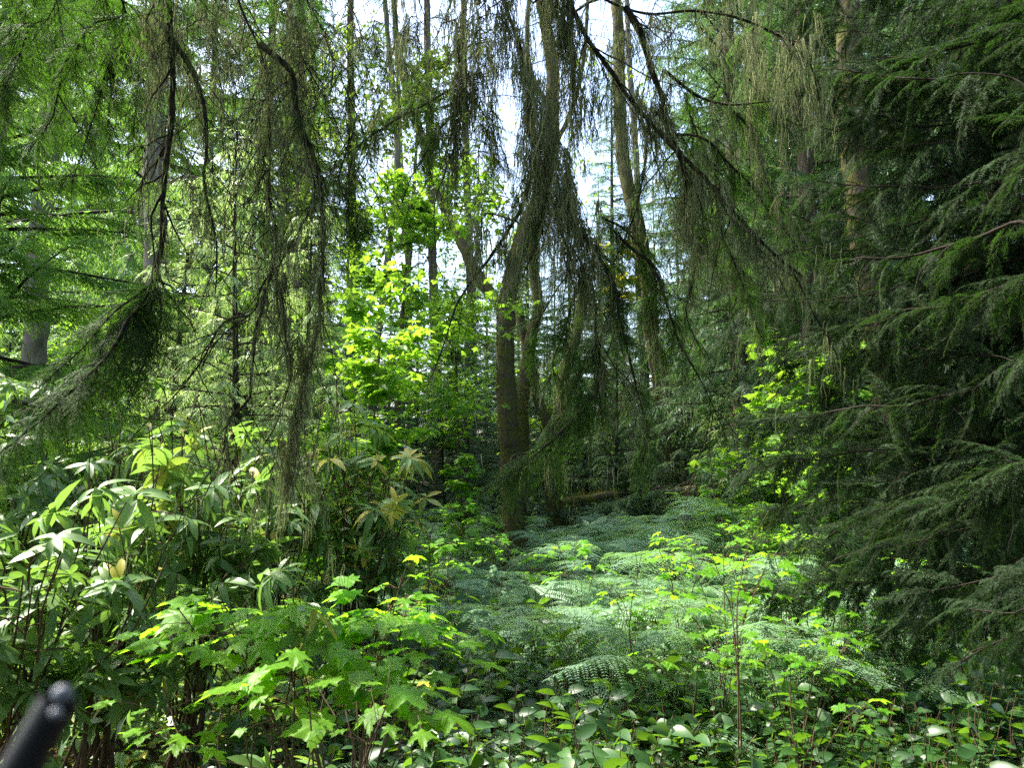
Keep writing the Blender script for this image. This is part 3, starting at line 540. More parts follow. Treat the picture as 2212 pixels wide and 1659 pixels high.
right_limbs = []
for P_, s_, f_ in [
 ([(2330, 430, 3.4), (2212, 487, 3.6), (2100, 517, 3.8), (1980, 553, 4.0), (1850, 560, 4.2), (1720, 535, 4.4)], .85, 24),
 ([(2330, 300, 3.6), (2180, 200, 4.2), (2080, 290, 4.4), (1960, 315, 4.6), (1850, 320, 4.8)], .95, 30),
 ([(2330, 30, 4.0), (2180, 60, 4.3), (2030, 110, 4.5), (1880, 130, 4.8), (1740, 150, 5.0)], 1.0, 34),
 ([(2330, 150, 4.4), (2200, 250, 4.6), (2040, 380, 4.8), (1900, 420, 5.0), (1800, 470, 5.2)], 1.0, 30),
 ([(2330, 560, 3.8), (2212, 620, 4.0), (2080, 640, 4.3), (1940, 690, 4.6), (1780, 720, 4.8), (1650, 760, 5.0)], .9, 32),
 ([(2330, 350, 4.0), (2212, 380, 4.2), (2090, 400, 4.4), (2000, 330, 4.6), (1900, 250, 4.8)], .9, 26),
 ([(2330, 480, 4.4), (2180, 560, 4.6), (1990, 620, 4.8), (1830, 640, 5.0), (1640, 650, 5.2), (1520, 620, 5.3)], 1.0, 36),
 ([(2330, 700, 3.6), (2200, 790, 3.8), (2060, 850, 4.0), (1900, 880, 4.3), (1740, 900, 4.5), (1600, 930, 4.7)], .95, 34),
 ([(2330, 800, 4.2), (2180, 900, 4.4), (2020, 960, 4.6), (1860, 980, 4.8), (1700, 1000, 5.0)], 1.0, 34),
 ([(2330, 980, 3.4), (2212, 1020, 3.6), (2090, 1060, 3.8), (1960, 1100, 4.0), (1840, 1120, 4.2)], .9, 34),
 ([(2330, 1060, 4.0), (2180, 1110, 4.2), (2040, 1150, 4.4), (1900, 1190, 4.6), (1810, 1220, 4.8)], .9, 32),
 ([(2330, 1180, 3.0), (2212, 1230, 3.2), (2080, 1260, 3.4), (1950, 1290, 3.6)], .8, 26),
 ([(2330, 1330, 2.6), (2212, 1370, 2.8), (2120, 1400, 3.0), (2060, 1430, 3.1)], .6, 26),
 ([(2330, 1260, 2.8), (2250, 1290, 2.9), (2160, 1310, 3.0), (2080, 1330, 3.1)], .7, 28),
 ([(2330, 620, 5.0), (2180, 720, 5.2), (2020, 760, 5.4), (1850, 800, 5.6), (1700, 830, 5.8)], 1.1, 36),
 ([(2330, -60, 5.0), (2180, -20, 5.2), (2000, 20, 5.4), (1850, 40, 5.6), (1720, 30, 5.8)], 1.1, 36),
 ([(2330, 860, 5.2), (2160, 1010, 5.4), (2000, 1040, 5.6), (1860, 1060, 5.8)], 1.1, 34),
 ([(2330, 90, 5.4), (2200, 130, 5.6), (2050, 200, 5.8), (1900, 240, 6.0), (1790, 260, 6.2)], 1.2, 36),
]:
    right_limbs.append(dict(p=P_, r=(.017, .003), fol=f_, s=s_, tw=4, tl=.35, root=True, spread=1.15, up=(.1, -.25, 1), w=.02))
rq = np.random.default_rng(77)
for i in range(26):
    y0 = -80 + 1400 * (i + rq.random()) / 26; d0 = rq.uniform(3.6, 5.4); xe = rq.uniform(1500, 1760) + max(0, y0 - 1050) * .8; dy = rq.uniform(-40, 90)
    right_limbs.append(dict(p=[(2330, y0, d0), (2150, y0 + dy * .4, d0 + .3), (1960, y0 + dy * .8, d0 + .6), ((xe + 1960) / 2, y0 + dy, d0 + .8), (xe, y0 + dy + 30, d0 + 1)], r=(.012, .003), fol=34, s=.95, tw=2, tl=.3, root=True, spread=1.15, up=(.1, -.25, 1), w=.03))
right_limbs[0]['r'] = (.026, .004)
R_TREE = limb_tree('dark_cedar', 'dark shaded cedar whose scaly sprays fill the whole right side of the view', (4.4, 2.2), 17, .32, 14, right_limbs, M['twig'], M['needle_dark'], BC, shade_canopy=80, cz=2.0)

# ------------------------------------------------------------------ the trunks that stand out
def tuft_cloud(g, C, r, n, rng, L=.05, out=1.0):
    d = nrm(rng.normal(0, 1, (n, 3))); P = np.asarray(C) + d * r * rng.uniform(.75, 1.0, (n, 1)); T = quadleaf(1, .16, .4)
    scatter(g, T, P, d * out + rng.normal(0, .5, (n, 3)) + [0, 0, -.35], rng.normal(0, 1, (n, 3)), L * rng.uniform(.5, 1.3, n), rng.uniform(0, 1, n))
def mossy_trunk(label, base_px, d, pts, r0, r1, seed, bark='bark_moss', limbs=(), moss=1.0, name='mossy_tree', lower=.15, crown=None, mossballs=(), group=None, k=14):
    rng = np.random.default_rng(seed); x = gx(base_px, d); base = np.array([x, d, gz(x, d) - lower]); o = thing(name, label, 'tree', base, 0, group)
    g = G(); P = np.vstack([[0, 0, 0], [at(*p) - base for p in pts]]); P = wobble(spline(P, .09), r0 * .05, rng); tube(g, P, r0, r1, k, .075, rng, flare=.35)
    g.build('trunk', M[bark], o, True); gm = G()
    if moss:
        T = nrm(np.gradient(P, axis=0)); n = int(len(P) * 110 * moss); i = (rng.random(n) ** 1.3 * (len(P) - 1)).astype(int); dd = nrm(np.cross(T[i], rng.normal(0, 1, (n, 3))))
        rr = r0 + (r1 - r0) * i / len(P); cl = np.sin(i * .7 + dd[:, 0] * 3) + np.sin(i * .23 + dd[:, 1] * 4 + 1) + rng.normal(0, .5, n); m = cl > .1
        scatter(gm, quadleaf(1, .14, .4), (P[i] + dd * (rr * .93)[:, None])[m], (dd * .7 + rng.normal(0, .5, (n, 3)) + [0, 0, -.5])[m], rng.normal(0, 1, (n, 3))[m], rng.uniform(.02, .07, n)[m], rng.uniform(0, 1, n)[m])
    for (C, r, cnt) in mossballs: tuft_cloud(gm, at(*C) - base, r, cnt, rng, .045)
    for q in limbs:
        h = G(); L = np.array([at(*p) - base for p in q['p']]); L = wobble(spline(L, .09), q['r'][0] * .15, rng); tube(h, L, q['r'][0], q['r'][1], 9, .08, rng)
        h.build('limb', M[q.get('m', bark)], o, True)
        if q.get('moss'):
            n = int(len(L) * 60 * q['moss']); i = rng.integers(0, len(L), n); dd = nrm(rng.normal(0, 1, (n, 3)) + [0, 0, .4]); rr = q['r'][0] + (q['r'][1] - q['r'][0]) * i / len(L)
            scatter(gm, quadleaf(1, .14, .4), L[i] + dd * rr[:, None], dd + rng.normal(0, .5, (n, 3)), rng.normal(0, 1, (n, 3)), rng.uniform(.02, .07, n), rng.uniform(0, 1, n))
    if gm.n: gm.build('moss', M['moss'], o)
    if crown:
        gb, gl = G(), G()
        for (px, py, dd_, rpx, cnt) in crown['blobs']:
            C = at(px, py, dd_) - base; R = rpx / FPX * dd_; k_ = max(3, cnt // 45)
            near = np.argmin(np.linalg.norm(P - C, axis=1)); s0 = P[near]
            for j in range(k_):
                e = C + rng.normal(0, .5, 3) * R * [1, 1, .7]; B = wobble(spline(np.array([s0 if j == 0 else (s0 + C) / 2 + rng.normal(0, .1, 3), (s0 + e * 2) / 3 + [0, 0, .1], e]), .1), .03, rng); tube(gb, B, .012, .003, 4)
                n = cnt // k_; Q = e + rng.normal(0, .42, (n, 3)) * R * [1, 1, .45]; a = rng.uniform(0, 6.28, n); pick = rng.integers(0, len(crown['leaf']), n)
                X = np.stack([np.cos(a), np.sin(a), rng.normal(-.3, .3, n)], 1); Z = np.stack([rng.normal(0, .4, n), rng.normal(0, .4, n), np.ones(n)], 1)
                for w in range(len(crown['leaf'])):
                    m = pick == w
                    if m.any(): scatter(gl, crown['leaf'][w], Q[m], X[m], Z[m], crown['ls'] * rng.uniform(.6, 1.3, m.sum()), rng.uniform(0, .9, m.sum()))
        gb.build('branches', M['twig'], o); gl.build('crown', M[crown['m']], o)
    return o
D = 12.6
mossy_trunk('mossy grey trunk at the centre rising straight out of the ferns', 1118, D, [(1114, 1190, D), (1102, 1000, D), (1094, 820, D), (1092, 700, D), (1102, 610, D), (1135, 500, D), (1172, 400, D), (1190, 300, D), (1192, 150, D), (1172, 10, D), (1160, -120, D), (1150, -300, D)], .185, .075, 21, moss=1.8,
   limbs=[dict(p=[(1094, 670, D), (1050, 620, D + .1), (1010, 555, D + .2), (970, 470, D + .4), (930, 370, D + .6), (900, 260, D + .7), (860, 120, D + 1), (850, -40, D + 1)], r=(.11, .04), moss=.6),
          dict(p=[(1185, 230, D), (1150, 160, D), (1140, 60, D), (1150, -60, D)], r=(.05, .03)),
          dict(p=[(1186, 330, D), (1230, 250, D), (1260, 130, D + .2), (1270, -40, D + .3)], r=(.045, .03))],
   crown=dict(blobs=[(900, 210, 13.4, 60, 420), (935, 140, 13.4, 50, 300), (830, 250, 13.5, 60, 320), (960, 330, 13.2, 60, 260), (1010, 430, 13.2, 70, 300), (1060, -160, 12.8, 150, 600), (1250, -190, 12.8, 150, 500)], leaf=[MAPLE_LO[0], OVAL_LO[0], OVAL_LO[1]], ls=.13, m='alder'))
mossy_trunk('twisted trunk with bright moss cushions just right of the central trunk', 1120, 14.0, [(1122, 1080, 14), (1128, 950, 14), (1126, 870, 14), (1136, 800, 14), (1150, 720, 14), (1162, 660, 14), (1150, 560, 14), (1160, 420, 14)], .15, .08, 22, moss=1.2,
   mossballs=[((1122, 905, 13.9), .15, 900), ((1120, 940, 13.9), .14, 900), ((1128, 880, 13.9), .12, 600), ((1124, 975, 13.95), .12, 600), ((1130, 848, 13.9), .13, 500), ((1112, 1000, 13.9), .1, 400)])
mossy_trunk('forked mossy tree making a V behind the hanging needles', 1198, 14.6, [(1198, 1060, 14.6), (1194, 960, 14.6), (1190, 935, 14.6)], .17, .13, 23, moss=1,
   limbs=[dict(p=[(1190, 945, 14.6), (1178, 900, 14.6), (1162, 850, 14.6), (1148, 790, 14.6), (1130, 720, 14.6), (1118, 640, 14.6)], r=(.11, .06), moss=1.4),
          dict(p=[(1196, 940, 14.6), (1212, 890, 14.6), (1215, 830, 14.6), (1226, 780, 14.6), (1250, 700, 14.6), (1262, 600, 14.6)], r=(.13, .09), moss=.6)])
mossy_trunk('thin straight brown pole of a trunk left of the central trunk', 945, 19, [(944, 1000, 19), (942, 830, 19), (938, 700, 19), (934, 560, 19), (932, 440, 19), (928, 300, 19), (924, 100, 19), (920, -60, 19)], .13, .08, 24, 'bark', moss=0, name='tall_tree')
mossy_trunk('leaning grey brown trunk behind the hanging twigs right of centre', 1455, 15.5, [(1452, 1040, 15.5), (1444, 930, 15.5), (1425, 820, 15.5), (1408, 720, 15.5), (1402, 640, 15.5), (1380, 500, 15.6), (1352, 380, 15.7), (1340, 250, 15.8), (1335, 60, 16), (1330, -80, 16)], .19, .11, 25, 'bark_moss', moss=.4)
mossy_trunk('thick yellow mossy trunk half hidden behind the dark cedar sprays', 1962, 9.2, [(1956, 1290, 9.2), (1945, 1090, 9.2), (1925, 900, 9.2), (1895, 720, 9.2), (1872, 560, 9.2), (1850, 420, 9.2), (1840, 250, 9.2), (1835, 60, 9.2), (1830, -100, 9.2)], .19, .13, 26, moss=1.0, crown=None)
mossy_trunk('straight pale grey trunk behind the left hanging branch', 335, 12.5, [(332, 1040, 12.5), (335, 800, 12.5), (330, 500, 12.5), (333, 280, 12.5), (335, 100, 12.5), (338, -80, 12.5)], .15, .10, 27, 'bark_pale', moss=0, name='tall_tree', limbs=[dict(p=[(335, 420, 12.5), (400, 380, 12.3), (480, 400, 12)], r=(.03, .012), m='bark')])
mossy_trunk('pale trunk at the left edge behind the flat green sprays', 90, 9.5, [(88, 1150, 9.5), (80, 900, 9.5), (78, 640, 9.5), (95, 420, 9.5), (115, 300, 9.5), (135, 140, 9.5), (150, -80, 9.5)], .15, .11, 28, 'bark_pale', moss=0, name='tall_tree')
mossy_trunk('dark stump sized trunk standing among brush right of the V shaped tree', 1680, 13.5, [(1678, 1080, 13.5), (1680, 940, 13.5), (1684, 780, 13.5), (1690, 560, 13.5), (1700, 300, 13.5), (1705, -60, 13.5)], .16, .11, 29, 'bark', moss=.3, name='tall_tree')
for i, (bx, dd, pts, r, lab) in enumerate([
   (1012, 24, [(1012, 1000), (1012, 800), (1016, 640), (1010, 450), (1004, 200), (1000, -60)], .15, 'mossy far trunk between the thin brown pole and the central trunk'),
   (886, 28, [(888, 1000), (884, 800), (882, 600), (872, 450), (864, 300), (858, 100), (850, -60)], .12, 'slender pale trunk among yellow green leaves left of the brown pole'),
   (862, 18, [(800, 980), (812, 780), (826, 640), (838, 560), (850, 450), (858, 330), (850, 200), (836, 60), (828, -60)], .1, 'thin leaning light trunk left of the brown pole'),
   (1365, 26, [(1392, 900), (1380, 600), (1376, 420), (1372, 300), (1360, 140), (1352, -60)], .15, 'pale far trunk against the sky right of the lichen curtain'),
   (770, 22, [(770, 1000), (766, 800), (762, 500), (758, 200), (756, -60)], .16, 'shaded far trunk behind the maple sapling'),
   (650, 20, [(640, 1000), (640, 700), (646, 400), (650, 100), (650, -60)], .2, 'dark trunk behind the two black hanging branches')]):
    mossy_trunk(lab, bx, dd, [(a, b, dd) for a, b in pts], r, r * .6, 40 + i, 'bark_pale' if 'pale' in lab or 'light' in lab else 'bark', moss=0, name='far_tree', k=9,
        crown=dict(blobs=[(pts[-2][0] + dx, 120 + 90 * j, dd, 90, 130) for j, dx in enumerate((-30, 30, -60, 50, 10))], leaf=OVAL_LO, ls=.19, m='alder'))

# ------------------------------------------------------------------ conifers and broadleaf trees behind
c = gx
hA = conifer('hemlock', 'hemlock at the left with flat bright green sprays reaching right below the hanging branch', (c(-60, 7.4), 7.4, -.1), .3, 61, 9.5, 2.5, .15, .6, 130, FE_MID, M['hem_mid'], M['bark_pale'], fsize=1.25, dens=24, droop=.35)
hB = conifer('hemlock', 'tall conifer behind the left hanging branch, bright yellow green in the sun', (c(300, 15), 15, -.1), 1.0, 62, 24, 4.2, .28, 1.5, 170, FE_FAR, M['hem_mid'], M['bark_pale'], fsize=.95, dens=15, droop=.5)
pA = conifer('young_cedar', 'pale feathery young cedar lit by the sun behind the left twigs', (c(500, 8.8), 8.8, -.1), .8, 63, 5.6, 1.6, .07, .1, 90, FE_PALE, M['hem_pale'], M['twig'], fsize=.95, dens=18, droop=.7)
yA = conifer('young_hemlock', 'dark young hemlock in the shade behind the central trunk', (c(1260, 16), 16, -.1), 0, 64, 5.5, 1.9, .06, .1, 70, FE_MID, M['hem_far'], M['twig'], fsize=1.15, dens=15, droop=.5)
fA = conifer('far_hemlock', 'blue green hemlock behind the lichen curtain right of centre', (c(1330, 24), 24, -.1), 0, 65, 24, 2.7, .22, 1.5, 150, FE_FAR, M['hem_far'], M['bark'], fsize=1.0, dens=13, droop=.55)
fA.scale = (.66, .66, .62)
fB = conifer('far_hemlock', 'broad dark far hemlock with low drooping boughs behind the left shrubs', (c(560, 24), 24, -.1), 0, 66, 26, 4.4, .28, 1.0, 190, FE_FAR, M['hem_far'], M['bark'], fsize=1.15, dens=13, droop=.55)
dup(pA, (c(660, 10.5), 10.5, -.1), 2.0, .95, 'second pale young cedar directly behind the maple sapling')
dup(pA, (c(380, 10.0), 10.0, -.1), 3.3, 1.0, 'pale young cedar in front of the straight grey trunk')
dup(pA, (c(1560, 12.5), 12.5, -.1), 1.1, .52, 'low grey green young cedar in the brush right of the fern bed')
dup(hA, (c(-330, 10), 10, -.1), 1.9, 1.0, 'hemlock behind the trunk at the left picture edge')
dup(hB, (c(60, 19), 19, -.1), 2.5, 1.0, 'sunlit conifer far behind the left edge trunk')
dup(hB, (c(600, 21), 21, -.1), 4.4, .9, 'sunlit conifer behind the black hanging branches')
k = 0
yl = 'young hemlock in the shaded thicket closing the view behind the ferns'
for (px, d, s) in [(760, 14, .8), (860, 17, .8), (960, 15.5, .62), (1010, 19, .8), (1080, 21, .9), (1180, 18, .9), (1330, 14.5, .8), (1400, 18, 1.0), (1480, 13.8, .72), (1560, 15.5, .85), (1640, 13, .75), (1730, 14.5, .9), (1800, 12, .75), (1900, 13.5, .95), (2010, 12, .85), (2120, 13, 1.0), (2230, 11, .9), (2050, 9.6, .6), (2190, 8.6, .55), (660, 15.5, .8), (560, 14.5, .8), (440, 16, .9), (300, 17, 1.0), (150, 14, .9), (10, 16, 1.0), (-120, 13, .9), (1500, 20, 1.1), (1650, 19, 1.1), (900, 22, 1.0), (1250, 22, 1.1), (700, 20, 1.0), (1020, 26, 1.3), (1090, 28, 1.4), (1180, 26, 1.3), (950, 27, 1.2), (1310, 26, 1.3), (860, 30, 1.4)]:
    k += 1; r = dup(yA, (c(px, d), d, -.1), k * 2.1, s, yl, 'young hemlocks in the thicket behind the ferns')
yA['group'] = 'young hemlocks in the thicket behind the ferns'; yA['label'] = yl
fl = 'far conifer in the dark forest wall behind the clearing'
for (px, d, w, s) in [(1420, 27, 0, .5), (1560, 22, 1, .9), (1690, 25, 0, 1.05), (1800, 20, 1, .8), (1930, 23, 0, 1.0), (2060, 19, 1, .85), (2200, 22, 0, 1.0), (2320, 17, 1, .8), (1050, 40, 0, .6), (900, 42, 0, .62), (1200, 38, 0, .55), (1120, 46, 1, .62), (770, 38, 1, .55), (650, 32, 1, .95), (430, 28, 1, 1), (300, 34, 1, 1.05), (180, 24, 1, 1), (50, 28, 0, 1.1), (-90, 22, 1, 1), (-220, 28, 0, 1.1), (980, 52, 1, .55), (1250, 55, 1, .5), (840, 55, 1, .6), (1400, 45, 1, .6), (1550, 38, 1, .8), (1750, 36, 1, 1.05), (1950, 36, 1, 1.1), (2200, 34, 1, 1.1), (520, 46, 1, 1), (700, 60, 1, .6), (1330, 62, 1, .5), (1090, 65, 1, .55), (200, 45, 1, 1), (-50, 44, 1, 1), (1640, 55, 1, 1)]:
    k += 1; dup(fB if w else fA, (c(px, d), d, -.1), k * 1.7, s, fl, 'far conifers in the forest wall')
dup(fA, (c(1600, 13), 13, -.1), 1.0, .8, 'dark conifer towering behind the top right lichen branch')
dup(fA, (c(1760, 11), 11, -.1), 2.2, .75, 'dark conifer between the top right branch and the thick mossy trunk')
dup(fB, (c(2120, 9.5), 9.5, -.1), 3.2, .6, 'dark drooping conifer behind the cedar at the right edge')
dup(fB, (c(1830, 15), 15, -.1), 4.1, .75, 'dark conifer in the gap left of the thick yellow mossy trunk')
dup(fB, (c(1650, 16), 16, -.1), 2.9, .7, 'dense dark conifer behind the dark stump sized trunk')
dup(fB, (c(2330, 12), 12, -.1), 0.9, .8, 'dark conifer just outside the right picture edge')
dup(fB, (c(1510, 22), 22, -.1), 1.9, .42, 'dense conifer right of the leaning grey brown trunk')
dup(fB, (c(1990, 14), 14, -.1), 5.2, .8, 'dark conifer behind the thick yellow mossy trunk')

def up_path(h, lx, ly): return [(0, 0, 0), (lx * .2, ly * .3, h * .3), (lx * .6, ly * .5, h * .65), (lx, ly, h)]
mA = broadleaf('maple_sapling', 'bright green maple sapling with large lobed leaves left of the brown pole', (c(790, 8.4), 8.4, -.1), 0, 71, 3.6, .03, up_path(3.4, .15, 0), .22, 16, 1.0, MAPLE, M['maple'], M['stem'], ls=.17, per=60, spread=.5)
mB = broadleaf('maple_tree', 'leafy green maple above the maple sapling', (c(840, 11), 11, -.1), 0, 72, 6.0, .06, up_path(6, .3, .2), .42, 20, 1.9, MAPLE_LO, M['maple'], M['bark'], ls=.15, per=110, spread=.5)
aA = broadleaf('alder_tree', 'tall light leaved tree with small yellow green leaves against the sky', (c(860, 20), 20, -.1), 0, 73, 13, .12, up_path(13, .5, 0), .22, 26, 2.0, OVAL_LO, M['alder'], M['bark_pale'], ls=.15, per=80, spread=.6, layers=False)
aB = broadleaf('yellow_maple', 'small tree with bright yellow leaves behind the lichen right of centre', (c(1345, 26), 26, -.1), 0, 74, 9.8, .1, up_path(9.6, .1, 0), .72, 12, 1.3, MAPLE_LO, M['yellow'], M['bark'], ls=.22, per=60, spread=.5)
dup(aA, (c(1020, 26), 26, -.1), 1.3, 1.0, 'yellow green alder behind the left fork of the central trunk')
dup(aA, (c(760, 26), 26, -.1), 2.6, 1.0, 'yellow green alder behind the thin hanging twigs')
dup(aA, (c(1130, 31), 31, -.1), 3.6, .9, 'light leaved alder seen through the central lichen curtain')
dup(fA, (c(1470, 24), 24, -.1), 2.6, .5, 'slim conifer against the sky under the top right branch')
dup(fA, (c(1230, 30), 30, -.1), 3.6, .55, 'slim far conifer behind the central lichen column')
dup(fB, (c(1140, 36), 36, -.1), 1.2, .62, 'distant conifer crown filling the sky gap behind the central trunk')
dup(fB, (c(1010, 34), 34, -.1), 2.2, .5, 'distant conifer crown low in the gap left of the central trunk')
dup(fB, (c(1300, 36), 36, -.1), 3.2, .6, 'distant conifer crown beside the pale far trunk')
dup(aA, (c(640, 17), 17, -.1), 4.6, .8, 'light leaved alder behind the pair of black branches')
dup(aA, (c(420, 19), 19, -.1), 5.6, .9, 'light leaved alder right of the straight grey trunk')
dup(mB, (c(1000, 15), 15, -.1), 2, .85, 'green maple behind the bare drooping twig left of the central trunk')
dup(mB, (c(560, 13), 13, -.1), 4, .8, 'green maple behind the pale young cedars')
dup(mB, (c(1190, 17), 17, -.1), 5, .62, 'shaded maple behind the V shaped tree')
dup(mB, (c(160, 11.5), 11.5, -.1), 1, .7, 'green maple seen in the gap left of the big hanging spray')
dup(mA, (c(1790, 8.4), 8.4, -.05), 2, .85, 'maple sapling with bright leaves showing through the dark cedar')
dup(mA, (c(1950, 9.6), 9.6, -.05), 3, .95, 'maple sapling beside the thick yellow mossy trunk')
dup(mA, (c(1690, 9.6), 9.6, -.05), 4.2, .95, 'maple sapling glowing behind the cedar tips right of centre')
dup(mA, (c(1650, 11), 11, -.05), 5.2, .7, 'low maple sapling at the back of the fern bed')
dup(mA, (c(1000, 10.5), 10.5, -.05), .8, .5, 'small maple sapling left of the foot of the central trunk')
dup(mA, (c(690, 7.6), 7.6, -.05), 1.8, .6, 'small maple sapling behind the rhododendron tips')

# ------------------------------------------------------------------ rhododendron thicket at the left
def whorl(rng, n=8, L=.13, droop=.5):
    parts = []; g = G()
    for i in range(n):
        a = i / n * 2 * math.pi + rng.normal(0, .15); T = ovalleaf(1, .30, droop * rng.uniform(.3, 1.1), rng.uniform(.1, .4), .5, 5, rng.normal(0, .2)); e = rng.normal(.0, .3)
        scatter(g, T, [[0, 0, rng.normal(0, .008)]], [[math.cos(a), math.sin(a), e]], [[0, 0, 1]], [L * rng.uniform(.75, 1.15)], [rng.uniform(-.15, .15)])
    V, F, A = g.arrays(); return (V.astype(float), F, A.astype(float))
RW = [whorl(R0, n, .14, dr) for n, dr in ((7, .4), (8, .7), (6, .9), (9, .5), (5, .3))]
def leafy_shrub(name, label, base, rng, stems, tips, tmpl, lm, spread, hts, cat='shrub', group=None, ls=1.0, up=.75, stem_r=.009, tilt=.5, blobs=None):
    """stems rise from the base and fork towards tips, every tip and some nodes carry leaves"""
    o = thing(name, label, cat, base, 0, group); gw, gl = G(), G(); TP = []
    for s in range(stems):
        a = rng.uniform(0, 6.28); R = spread * math.sqrt(rng.random()); h = rng.uniform(*hts); e = np.array([math.cos(a) * R, math.sin(a) * R, h]) if blobs is None else blobs[s % len(blobs)] - np.array(base) + rng.normal(0, .12, 3)
        S = wobble(spline(np.array([[rng.normal(0, .08), rng.normal(0, .08), 0], [e[0] * .35, e[1] * .35, e[2] * .5], e]), .07), .03, rng); tube(gw, S, stem_r, .003, 5)
        for t in range(tips):
            q = S[int(rng.uniform(.45, 1) * (len(S) - 1))]; B = drooper(q, [rng.normal(), rng.normal(), rng.uniform(.0, .9)], spread * rng.uniform(.25, .6), .6, rng, 7, .4); tube(gw, B, .0035, .0018, 4)
            TP.append((B[-1], nrm(B[-1] - B[-3])))
            if rng.random() < .6: TP.append((B[4], nrm(B[5] - B[3])))
    P = np.array([p for p, _ in TP]); Dr = np.array([d for _, d in TP]); n = len(P); pick = rng.integers(0, len(tmpl), n); Z = Dr * tilt + rng.normal(0, .22, (n, 3)) + [0, 0, up]; X = rng.normal(0, 1, (n, 3))
    for w in range(len(tmpl)):
        m = pick == w
        if m.any(): scatter(gl, tmpl[w], P[m], X[m] - Z[m] * (X[m] * Z[m]).sum(1, keepdims=True) / (Z[m] ** 2).sum(1, keepdims=True), Z[m], ls * rng.uniform(.7, 1.2, m.sum()), rng.uniform(0, .85, m.sum()))
    gw.build('stems', M['stem'], o); gl.build('foliage', lm, o); return o
rr = np.random.default_rng(81)
def base_at(px, d): x = gx(px, d); return (x, d, gz(x, d) - .03)
rh = [
 ('rhododendron with big drooping leaves in front of all others at the left edge', 60, 3.4, [(60, 1150, 3.2), (120, 1230, 3.1), (10, 1250, 3.1), (170, 1100, 3.4), (230, 1200, 3.3), (20, 1080, 3.3)], 7, .85),
 ('rhododendron with leaning dark stems under the big hanging needle spray', 230, 3.9, [(260, 1130, 3.7), (330, 1230, 3.7), (200, 1050, 3.9), (380, 1120, 3.9), (290, 1300, 3.6), (180, 1290, 3.6), (330, 1050, 4.0)], 7, 1.0),
 ('rhododendron whose pale undersides shine between the two hanging branches', 430, 4.3, [(400, 1000, 4.2), (480, 1080, 4.2), (560, 1040, 4.4), (450, 1180, 4.1), (330, 950, 4.4), (520, 1150, 4.2), (420, 900, 4.6)], 7, 1.0),
 ('tall rhododendron at the left edge with whorls held above the spray', 40, 5.2, [(70, 790, 5.4), (30, 900, 5.2), (110, 900, 5.2), (10, 990, 5.0), (150, 960, 5.1), (-20, 850, 5.2)], 7, 1.0),
 ('rhododendron with yellow leaves showing through the needle spray', 230, 5.4, [(220, 940, 5.2), (280, 900, 5.4), (320, 850, 5.5), (180, 880, 5.4), (240, 1000, 5.2), (360, 960, 5.3)], 7, 1.0),
 ('rhododendron with long light green leaves left of the central trunk', 780, 5.4, [(760, 900, 5.4), (830, 960, 5.3), (720, 960, 5.3), (860, 1000, 5.2), (700, 1040, 5.2), (900, 960, 5.4), (790, 1020, 5.2), (740, 860, 5.6)], 7, .95),
 ('rhododendron behind the lower ends of the hanging lichen', 590, 5.0, [(540, 940, 5.0), (620, 980, 5.0), (660, 900, 5.2), (590, 1060, 4.9), (500, 900, 5.1), (680, 1060, 5.0), (480, 960, 5)], 7, .95),
]
for i, (lab, px, d, bl, st, ls) in enumerate(rh):
    leafy_shrub('rhododendron', lab, base_at(px, d), np.random.default_rng(90 + i), len(bl) * 3, 4, RW, M['rhodo'], .48, (1, 2), ls=ls, blobs=[at(*b) for b in bl], up=.7)
leafy_shrub('rhododendron', 'short rhododendron shoot with grey green leaves low beside the bare soil', base_at(640, 3.0), np.random.default_rng(99), 5, 3, RW, M['rhodo'], .22, (.35, .6), ls=.85, up=.7, stem_r=.005, blobs=[at(600, 1380, 2.9), at(560, 1450, 2.8), at(650, 1440, 2.9)])

# ------------------------------------------------------------------ thimbleberry and maple seedlings with bright leaves
def bright_shrub(name, label, px, d, blobs, seed, nst, per, ls, lm='maple_near', leaf=MAPLE, group=None, lo=.92):
    rng = np.random.default_rng(seed); base = base_at(px, d); o = thing(name, label, 'shrub', base, 0, group); gw, gl = G(), G(); B0 = np.array(base)
    for (bx, by, bd) in blobs:
        e = at(bx, by, bd) - B0
        for s in range(nst):
            q = e + rng.normal(0, 1, 3) * [.09, .12, .03]; S = wobble(spline(np.array([[rng.normal(0, .05), rng.normal(0, .05), 0], q * [.4, .4, .55], q]), .06), .015, rng); tube(gw, S, .006, .002, 5)
            for j in range(per):
                k_ = int(rng.uniform(lo, 1) * (len(S) - 1)); h = drooper(S[k_], [rng.normal(), rng.normal(), .35], rng.uniform(.05, .20), .3, rng, 5, .2); tube(gw, h, .0014, .001, 3)
                a = rng.uniform(0, 6.28); dr = nrm(h[-1] - h[-2]); X = [[dr[0], dr[1], rng.normal(-.15, .12)]]; Z = [[rng.normal(0, .22), rng.normal(-.1, .22), 1]]
                scatter(gl, leaf[rng.integers(len(leaf))], [h[-1]], X, Z, [ls * rng.uniform(.45, 1.3)], [rng.uniform(.0, 1.0)])
    gw.build('stems', M['stem'], o); gl.build('foliage', M[lm], o); return o
bright_shrub('vine_maple', 'large vivid yellow green lobed leaves of the low maple left of centre', 760, 2.9, [(500, 1300, 2.8), (460, 1330, 2.7), (560, 1330, 2.8), (620, 1290, 2.9), (690, 1260, 3.0), (750, 1240, 3.1), (810, 1270, 3.0), (720, 1310, 2.9), (640, 1370, 2.8), (580, 1390, 2.7), (780, 1340, 2.8), (850, 1330, 2.9), (700, 1380, 2.7), (820, 1400, 2.6), (870, 1410, 2.7), (930, 1350, 2.9)], 101, 1, 12, .135)
